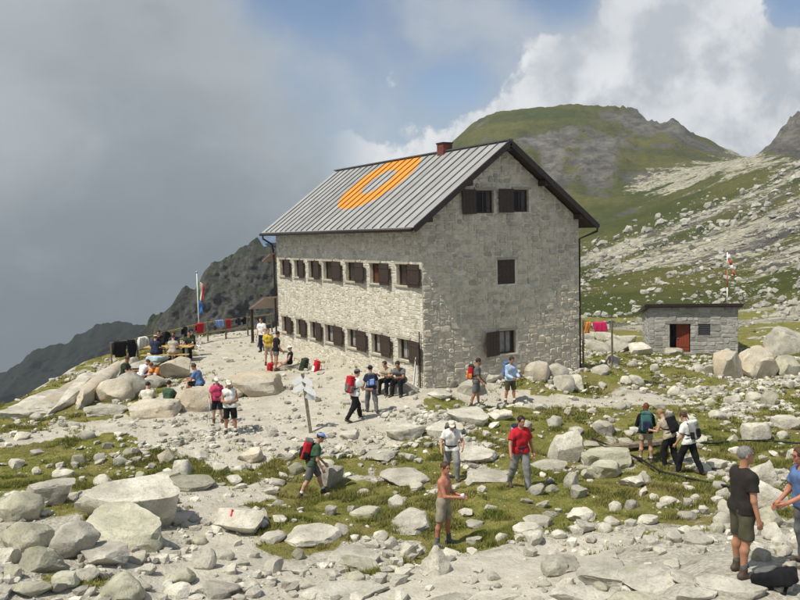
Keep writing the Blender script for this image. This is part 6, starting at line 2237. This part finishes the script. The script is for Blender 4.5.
# folding chair with its sitter at the table's end
cq, _ = on_ground(194, 356)
chd = heading(250)
chair = thing('folding_chair', 'white folding chair at the end of the picnic table', 'chair', tuple(cq), chd)
for k in range(6):
    MB().box((-.21, -.20 + k * .075, .42), (.21, -.20 + k * .075 + .06, .44)).build('slat', M_WHITE, chair)
for k in range(5):
    z = .52 + k * .08
    MB().box((-.21, -.235 - k * .022, z), (.21, -.215 - k * .022, z + .06)).build('slat', M_WHITE, chair)
for sx in (-1, 1):
    MB().bar((sx * .23, .26, 0), (sx * .23, -.34, .95), .035, .03).build('leg', M_WHITE, chair)
    MB().bar((sx * .20, -.30, 0), (sx * .20, .22, .42), .035, .03).build('leg', M_WHITE, chair)
person(0, 0, 252, 'person in black top and shorts sitting on the white folding chair', pos=tuple(cq), seat=.44, legs=((84, 70, 6), (88, 84, 6)), arms=((30, 10, 60, 10), (30, 10, 60, 10)), group='people at the picnic table', top=('tee', 'black'), bottom=('shorts', 'midgrey'),
       hair=('short', 'dark'), lean=6, head=(0, 8), cap=('cap', 'navy'), skin='pale')

# ------------------------------------------------------------------ rail fence along the terrace rim, with drying clothes
fence = thing('rail_fence', 'thin timber rail fence along the terrace rim', 'fence')
fpts = [on_ground(px, py)[0] for px, py in ((112, 366), (138, 361), (165, 354), (190, 346), (208, 341.5), (226, 339), (248, 335.5), (272, 332))]
fpts = [p_ - np.array([0, 0, 0.0]) for p_ in fpts]
FH = 1.02
for p_ in fpts:
    MB().bar(p_ - np.array([0, 0, .25]), p_ + np.array([0, 0, FH + .06]), .07, .07).build('post', M_WOOD, fence)
M_RAIL = plain('yellowed rail wood', (0.36, 0.29, 0.15), .8, .25, 6)
for a_, b_ in zip(fpts[:-1], fpts[1:]):
    for hh in (.5, FH):
        MB().bar(a_ + np.array([0, 0, hh]), b_ + np.array([0, 0, hh]), .045, .085).build('rail', M_RAIL, fence)


def along(f):
    """point on the top rail at fraction f of the fence"""
    L = np.cumsum([0] + [np.linalg.norm(b_ - a_) for a_, b_ in zip(fpts[:-1], fpts[1:])])
    s = f * L[-1]
    k = min(len(fpts) - 2, int(np.searchsorted(L, s) - 1 if s > 0 else 0))
    a_, b_ = fpts[k], fpts[k + 1]
    tt = (s - L[k]) / (L[k + 1] - L[k])
    d = (b_ - a_) / np.linalg.norm(b_ - a_)
    return a_ + (b_ - a_) * tt, d


def at_px(px):
    best = min(np.linspace(0, 1, 400), key=lambda f: abs(proj(along(f)[0] + np.array([0, 0, FH]))[0] - px))
    return along(best)


def garment(name, label, px, wd, ln, mat, sleeves=False, cat='garment', p0=None, dirv_=None, top=FH + .05, group='clothes drying on the rail'):
    """cloth hung over the rail: two hanging flaps joined over the top, with creases; sleeves hang at the sides"""
    if p0 is None:
        p0, dv = at_px(px)
    else:
        dv = dirv_
    dv = np.array([dv[0], dv[1], 0]); dv /= np.linalg.norm(dv)
    nv = np.array([dv[1], -dv[0], 0])
    if nv @ FLAT > 0: nv = -nv
    root = thing(name, label, cat, (p0[0], p0[1], p0[2] + top), 0, group)
    rs = np.random.default_rng(int(abs(px) * 7) + 3)
    ph = rs.uniform(0, 6, 4)
    nx, nz = 14, 22
    def flap(x0, x1, ln1, ln2, bulge, seedp):
        V = []
        for i in range(nz + 1):
            s = -ln2 + (ln1 + ln2) * i / nz          # + is the near flap
            for j in range(nx + 1):
                x = x0 + (x1 - x0) * j / nx
                hang = abs(s)
                off = (.05 + bulge * min(1, hang / .2)) * (1 if s > 0 else -1) if hang > .02 else (.05 * s / .02)
                cr = .022 * math.sin(x * 26 + ph[0] + seedp) * min(1, hang / .25) + .012 * math.sin(x * 47 + hang * 9 + ph[1])
                sag = .02 * math.sin(j / nx * math.pi * 3 + ph[2]) * hang
                V.append(dv * (x + .03 * math.sin(hang * 7 + ph[3])) + nv * (off + cr) + np.array([0, 0, -hang + sag + .012]))
        return np.array(V), grid_faces(nz + 1, nx + 1)
    V, F = flap(-wd / 2, wd / 2, ln, ln * .72, .02, 0)
    o = link('cloth', mesh_np('cloth', V, F, None, True), mat, root)
    so = o.modifiers.new('thickness', 'SOLIDIFY'); so.thickness = .008
    if sleeves:
        for sg in (-1, 1):
            xs = sg * (wd / 2 - .02)
            pts = [dv * xs + np.array([0, 0, -.03]), dv * (xs + sg * .10) + nv * .07 + np.array([0, 0, -.10]), dv * (xs + sg * .13) + nv * .09 + np.array([0, 0, -.32]), dv * (xs + sg * .12) + nv * .07 + np.array([0, 0, -.58])]
            MB().tube(np.array(pts), [.07, .075, .065, .05], 9, .6).build('sleeve', mat, root, smooth=True)
    return root


garment('black_jacket', 'black jacket with sleeves hung on the rail end above the rock outcrop', 120, .55, .75, fab('black'), True)
garment('black_trousers', 'black trousers hung over the rail beside the black jacket', 131, .36, .85, fab('black'))
garment('white_shirt', 'white shirt hung on the rail right of the black clothes', 142, .42, .5, fab('white'), True)
garment('dark_fleece', 'dark fleece hung on the rail behind the picnic table', 165, .45, .5, fab('black'), True)
garment('black_vest', 'black vest hung on the rail right of the dark fleece', 184, .40, .55, fab('black'))
garment('red_cloth', 'bright red cloth hung over the rail below the flags', 199, .62, .52, fab('red'))
garment('blue_shirt', 'blue shirt drying on the rail right of the red cloth', 219, .50, .36, fab('skyblue'))
garment('red_shirt', 'narrow red shirt drying on the rail right of the blue shirt', 228, .30, .52, fab('red'))
garment('dark_shorts', 'dark shorts drying on the rail, left of a like pair', 238, .26, .44, fab('navy'))
garment('dark_shorts', 'dark shorts drying on the rail, right of a like pair', 244, .24, .42, fab('black'))
# bag and cloth on the rocks by the table
q, _ = on_ground(158, 367)
V, F = rock_shape(3, 77, 'blocky', .05)
bag = thing('cloth_bundle', 'pale blue bundle lying on the rock in front of the picnic table', 'bundle', (q[0], q[1], q[2] + .36))
V = V * np.array([.55, .3, .16]); V = V[:, :1] * RIGHT0 + V[:, 1:2] * FLAT + V[:, 2:] * np.array([0, 0, 1.])
link('bundle', mesh_np('bundle', V, F, None, True), cloth('pale blue cloth light', (.45, .58, .66)), bag)

# ------------------------------------------------------------------ flagpole with two flags
def flag(root, name, z0, z1, mats, face, wd, seed):
    """limp flag hanging along the pole: three bands"""
    nb = len(mats)
    R = np.array([math.cos(face), math.sin(face), 0]); N_ = np.array([-R[1], R[0], 0])
    for k in range(nb):
        V = []
        n, mm = 6, 16
        for i in range(mm + 1):
            v = i / mm
            for j in range(n + 1):
                x = (k + j / n) / nb
                droop = .55 * x * x
                fold_ = .05 * math.sin(x * 11 + v * 4 + seed) * x
                V.append(R * (wd * x * (.62 - .25 * v) + .03) + N_ * (fold_ + .06 * math.sin(7 * v + 5 * x + seed) * x) + np.array([0, 0, z1 + (z0 - z1) * v - droop * (z1 - z0) * .5 * (1 - .3 * v)]))
        o = link(name, mesh_np(name, np.array(V), grid_faces(mm + 1, n + 1), None, True), mats[k], root)
        so = o.modifiers.new('thickness', 'SOLIDIFY'); so.thickness = .006


fq, fd = on_ground(199.5, 341)
FPH = (341 - 273) * fd / FPX
flagpole = thing('flagpole', 'white flagpole with limp tricolour and blue flags at the terrace rim', 'flagpole', tuple(fq))
MB().tube([(0, 0, -.3), (0, 0, FPH * .6), (0, 0, FPH)], [.032, .03, .022], 10).build('pole', M_WHITE, flagpole, smooth=True)
V, F = ICO[2]
link('finial', mesh_np('finial', V * .06 + np.array([0, 0, FPH + .05]), F, None, True), M_STEEL, flagpole)
fr = math.atan2(RIGHT0[1], RIGHT0[0])
flag(flagpole, 'tricolour_flag', FPH - 1.45, FPH - .45, [cloth('faded green', (.12, .20, .13)), cloth('faded white', (.55, .53, .50)), cloth('faded red', (.42, .07, .06))], fr, .62, 1.)
flag(flagpole, 'blue_flag', FPH - 2.2, FPH - 1.5, [cloth('flag blue', (.06, .16, .42))], fr, .42, 2.)

# red-white mast with windsock behind the shed
mq = at_depth(727, 326, 56)
mz = float(np.interp(56, [50, 60], [-2.9, -3.0]))
MH = (mz * -1 + CAM[2] - (252 - horizon_y(727)) * 56 / FPX)
mast = thing('windsock_mast', 'red and white banded mast with limp windsock behind the shed', 'mast', (mq[0], mq[1], mz))
nbd = 6
for k in range(nbd):
    MB().tube([(0, 0, MH * k / nbd - (.4 if k == 0 else 0)), (0, 0, MH * (k + 1) / nbd - .002)], .038, 8).build('mast_band', M_WHITE if k % 2 else plain('faded red paint', (.46, .12, .09), .6), mast, smooth=True)
for k in range(4):
    p0, p1_ = np.array([.05 + .10 * k, 0, MH - .15 - .34 * k]), np.array([.05 + .10 * (k + 1), 0, MH - .15 - .34 * (k + 1)])
    P_ = lambda v: RIGHT0 * v[0] + np.array([0, 0, v[2]])
    MB().tube([P_(p0), P_(p1_)], [.13 - .018 * k, .112 - .018 * k], 12, .7).build('windsock_band', fab('white') if k % 2 == 0 else fab('orange') if False else cloth('sock red', (.55, .10, .07)), mast, smooth=True)

# clothes line at the back corner: orange and crimson cloths, dark box
lq, ld = on_ground(590, 345)
zt_ = lambda y: CAM[2] - (y - horizon_y(595)) * 41 / FPX
cl0, cl1 = at_depth(583, 321, 41), at_depth(612, 322, 41)
line = thing('clothes_line', 'clothes line on two posts behind the hut', 'clothes line', (0, 0, 0))
for p_ in (cl0, cl1):
    gz_ = float(hgt(p_[0], p_[1]))
    MB().bar((p_[0], p_[1], gz_ - .2), (p_[0], p_[1], p_[2] + .05), .07, .07).build('post', M_WOOD, line)
MB().tube([cl0, (cl0 + cl1) / 2 - np.array([0, 0, .04]), cl1], .012, 6).build('wire', M_BLACK, line)
dvl = cl1 - cl0
def on_line(px): return cl0 + dvl * (px - 583) / 29 - np.array([0, 0, .04])
garment('orange_cloth', 'orange cloth on the clothes line beside the hut corner', 587, .26, .55, fab('orange'), p0=on_line(587.5), dirv_=dvl, top=.02, group='cloths on the clothes line')
garment('crimson_cloth', 'crimson towel on the clothes line right of the orange cloth', 600, .62, .46, cloth('crimson cloth', (.60, .03, .12)), p0=on_line(600), dirv_=dvl, top=.02, group='cloths on the clothes line')

# ------------------------------------------------------------------ signpost
sq, sd = on_ground(311.5, 433)
sign = thing('signpost', 'wooden trail signpost with pale arrow boards on the terrace', 'signpost', tuple(sq))
SH = (433 - 373) * sd / FPX
topo = -RIGHT0 * .22
MB().bar((0, 0, -.25), tuple(topo + np.array([0, 0, SH])), .09, .09).build('post', M_WOOD, sign)
M_SIGN = plain('pale weathered sign board', (.74, .76, .78), .5, .06, 6, bump=.1)
M_SIGNRED = plain('sign tip red', (.5, .05, .05), .6, .1)
for k, (sg, ln, dz_, tl) in enumerate(((-1, .42, .12, .22), (1, .40, .16, -.30), (-1, .46, .36, .18), (1, .46, .42, -.26), (1, .34, .66, -.30))):
    z = SH - dz_
    c0 = topo * (z / SH) - FLAT * .052
    dirs = RIGHT0 * sg * .85 + np.array([0, 0, -.5]) - FLAT * .25 * (1 if k % 2 else -1)
    dirs /= np.linalg.norm(dirs)
    up = np.array([0, 0, 1.]) - dirs * dirs[2]; up /= np.linalg.norm(up)
    nn = np.cross(dirs, up)
    h2 = .085
    out = [(.02, -h2), (ln - .10, -h2), (ln, 0), (ln - .10, h2), (.02, h2)]
    c = np.array([c0[0], c0[1], z])
    V = [c + dirs * a + up * b + nn * .012 for a, b in out] + [c + dirs * a + up * b - nn * .012 for a, b in out]
    MB().add(V, [(0, 1, 2, 3, 4), (9, 8, 7, 6, 5)] + [(i, i + 5, (i + 1) % 5 + 5, (i + 1) % 5) for i in range(5)]).build('arrow_board', M_SIGN, sign)

# ------------------------------------------------------------------ packs standing about, poles, beams, hose
def loose_pack(px, py, label, body, pocket, lie=0.0, size=1.0, face=0.0):
    q, d = on_ground(px, py)
    b = Body(H=1.75)
    root = thing('backpack', label, 'backpack', tuple(q), heading(face), 'rucksacks set down')
    cz = .30 * size if not lie else .13 * size
    c = np.array([0, 0, cz])
    ca, sa = math.cos(lie), math.sin(lie)
    M = np.array([[1, 0, 0], [0, ca, -sa], [0, sa, ca]]).T
    U_ = M[:, 2]; F_ = M[:, 1]; R2 = M[:, 0]
    def rbox(cc, r, rad):
        r = np.asarray(r) * size
        def f(P):
            qq = np.abs((P - cc) @ M) - (r - rad * size)
            return np.linalg.norm(np.maximum(qq, 0), axis=1) + np.minimum(qq.max(1), 0) - rad * size + fold(P, 1.4, px)
        R = np.linalg.norm(r) + .05
        return f, cc - R, cc + R
    part('pack_body', rbox(c, (.155, .115, .27), .07), .015, fab(body), root)
    part('lid', rbox(c + U_ * .275 * size, (.14, .11, .055), .045), .014, fab(body), root)
    part('front_pocket', rbox(c - F_ * .11 * size - U_ * .06 * size, (.105, .04, .13), .035), .013, fab(pocket), root)
    for sg in (-1, 1):
        pts = np.array([c + U_ * .2 * size + F_ * .11 * size + R2 * sg * .05, c + U_ * .15 * size + F_ * .20 * size + R2 * sg * .08, c + F_ * .22 * size + R2 * sg * .10, c - U_ * .15 * size + F_ * .13 * size + R2 * sg * .12])
        MB().tube(pts, .026 * size, 7, .4).build('shoulder_strap', fab(body), root, smooth=True)
    return root


loose_pack(772, 588, 'black rucksack lying on the slab beside the man in the brown shirt', 'black', 'midgrey', 1.2, .95, 140)
loose_pack(304, 370, 'dark olive rucksack leaning at the foot of the long wall', 'darkgreen', 'black', .25, 1.1, 120)
loose_pack(316, 371, 'red and white rucksack at the foot of the long wall', 'red', 'white', .3, .95, 60)
loose_pack(270, 371, 'red rucksack on the ground at the feet of the woman in yellow', 'red', 'midgrey', .3, .8, 150)
loose_pack(261, 347, 'black rucksack set down near the porch', 'black', 'midgrey', .2, 1.0, 100)
# camera pouch and cup carried by the near people
def carried(name, label, cat, owner, b, at, r, mat):
    V, F = rock_shape(2, 5, 'blocky', .02)
    o = link(name, mesh_np(name, at + V * np.array(r), F, None, True), mat, None, tuple(owner.location), owner.rotation_euler.z)
    return tag(o, label, cat)
carried('camera_case', 'black camera case hanging at the chest of the man in the brown shirt', 'camera case', p1, p1b, p1b.pel + p1b.U * .17 + p1b.F * .17, (.06, .045, .075), M_BLACK)
carried('paper_cup', 'white cup held by the shirtless man', 'cup', pp_, pb, pb.arm[1][2] + pb.arm[1][3] * .10 + np.array([0, 0, .03]), (.04, .04, .055), M_WHITE)
# trekking poles planted by the girl in pink
for k, (px, py) in enumerate(((207, 424), (210, 426))):
    q, _ = on_ground(px, py)
    topp = np.array(pole_p.location) + np.array([0, 0, .85]) - RIGHT0 * .22 - FLAT * .1
    mb = MB().tube([q, q + (topp - q) * .5, topp], [.008, .010, .012], 6)
    tp = thing('trekking_pole', ('outer', 'inner')[k] + ' of the two thin trekking poles beside the girl in pink', 'trekking pole', (0, 0, 0), 0, 'trekking poles')
    mb.build('shaft', M_STEEL, tp, smooth=True)
    MB().tube([topp, topp + np.array([0, 0, .11])], .017, 7).build('grip', M_BLACK, tp, smooth=True)
# weathered beam and black hose across the hollow on the right
q0, _ = on_ground(608, 451); q1, _ = on_ground(664, 446)
bm_ = MB().bar(q0 + np.array([0, 0, .10]), q1 + np.array([0, 0, .14]), .30, .10).build('wooden_plank', M_WOOD)
tag(bm_, 'weathered plank lying as a footbridge beside the three women', 'plank')
hp = [on_ground(px, py)[0] + np.array([0, 0, .12]) for px, py in ((592, 443), (605, 448), (618, 453), (630, 459), (642, 464), (660, 476), (690, 484), (725, 491), (752, 500))]
hp = np.array(hp)
tt = np.linspace(0, len(hp) - 1, 60)
hp = np.stack([np.interp(tt, np.arange(len(hp)), hp[:, k]) for k in range(3)], 1)
hp[:, 2] = np.maximum(hp[:, 2], hgt(hp[:, 0], hp[:, 1]) + .05)
hs = MB().tube(hp, .028, 7).build('hose', M_BLACK, smooth=True)
tag(hs, 'black water hose running over the rocks at the right', 'hose')
hp2 = [on_ground(px, py)[0] + np.array([0, 0, .10]) for px, py in ((700, 446), (730, 444), (765, 443), (805, 446))]
hp2 = np.array(hp2); tt = np.linspace(0, 3, 40); hp2 = np.stack([np.interp(tt, np.arange(4), hp2[:, k]) for k in range(3)], 1)
hp2[:, 2] = hgt(hp2[:, 0], hp2[:, 1]) + .08
tag(MB().tube(hp2, .028, 7).build('hose', M_BLACK, smooth=True), 'dark pipe running to the right edge beyond the women', 'hose')
# stone seat for the couple at the wall
for k, (o_, lb) in enumerate(((sit_a, 'low stone seat under the couple at the hut wall'),)):
    V, F = rock_shape(3, 321, 'blocky', .04)
    V = V * np.array([.75, .26, .30]); V = V[:, :1] * RIGHT0 + V[:, 1:2] * FLAT + V[:, 2:] * np.array([0, 0, 1.])
    c_ = np.array(o_.location) + RIGHT0 * .35 + np.array([0, 0, .12])
    tag(link('boulder', mesh_np('boulder', V, F, None, True), ROCKS[0], None, tuple(c_)), lb, 'rock', 'rocks lying about the plateau')

# ------------------------------------------------------------------ the air
mb = MB().box((-1000, -120, -420), (1700, 1400, 180))
haze_me = mb.mesh('haze')
c_ = CAM + FLAT * 420
m = bpy.data.materials.new('mountain air'); m.use_nodes = True
t = NT(m.node_tree)
vol = t.n('ShaderNodeVolumePrincipled', {'Color': rgb(.80, .87, .94), 'Density': 0.00026, 'Anisotropy': 0.2})
t.n('ShaderNodeOutputMaterial', {'Volume': vol})
hz = link('haze', haze_me, m)
tag(hz, 'thin blue mountain haze filling the air', None, kind='stuff')
print('total script', round(time.time() - T0, 1), 'tris', sum(len(o.data.loop_triangles) or sum(len(p_.vertices) - 2 for p_ in o.data.polygons) for o in bpy.data.objects if o.type == 'MESH'))
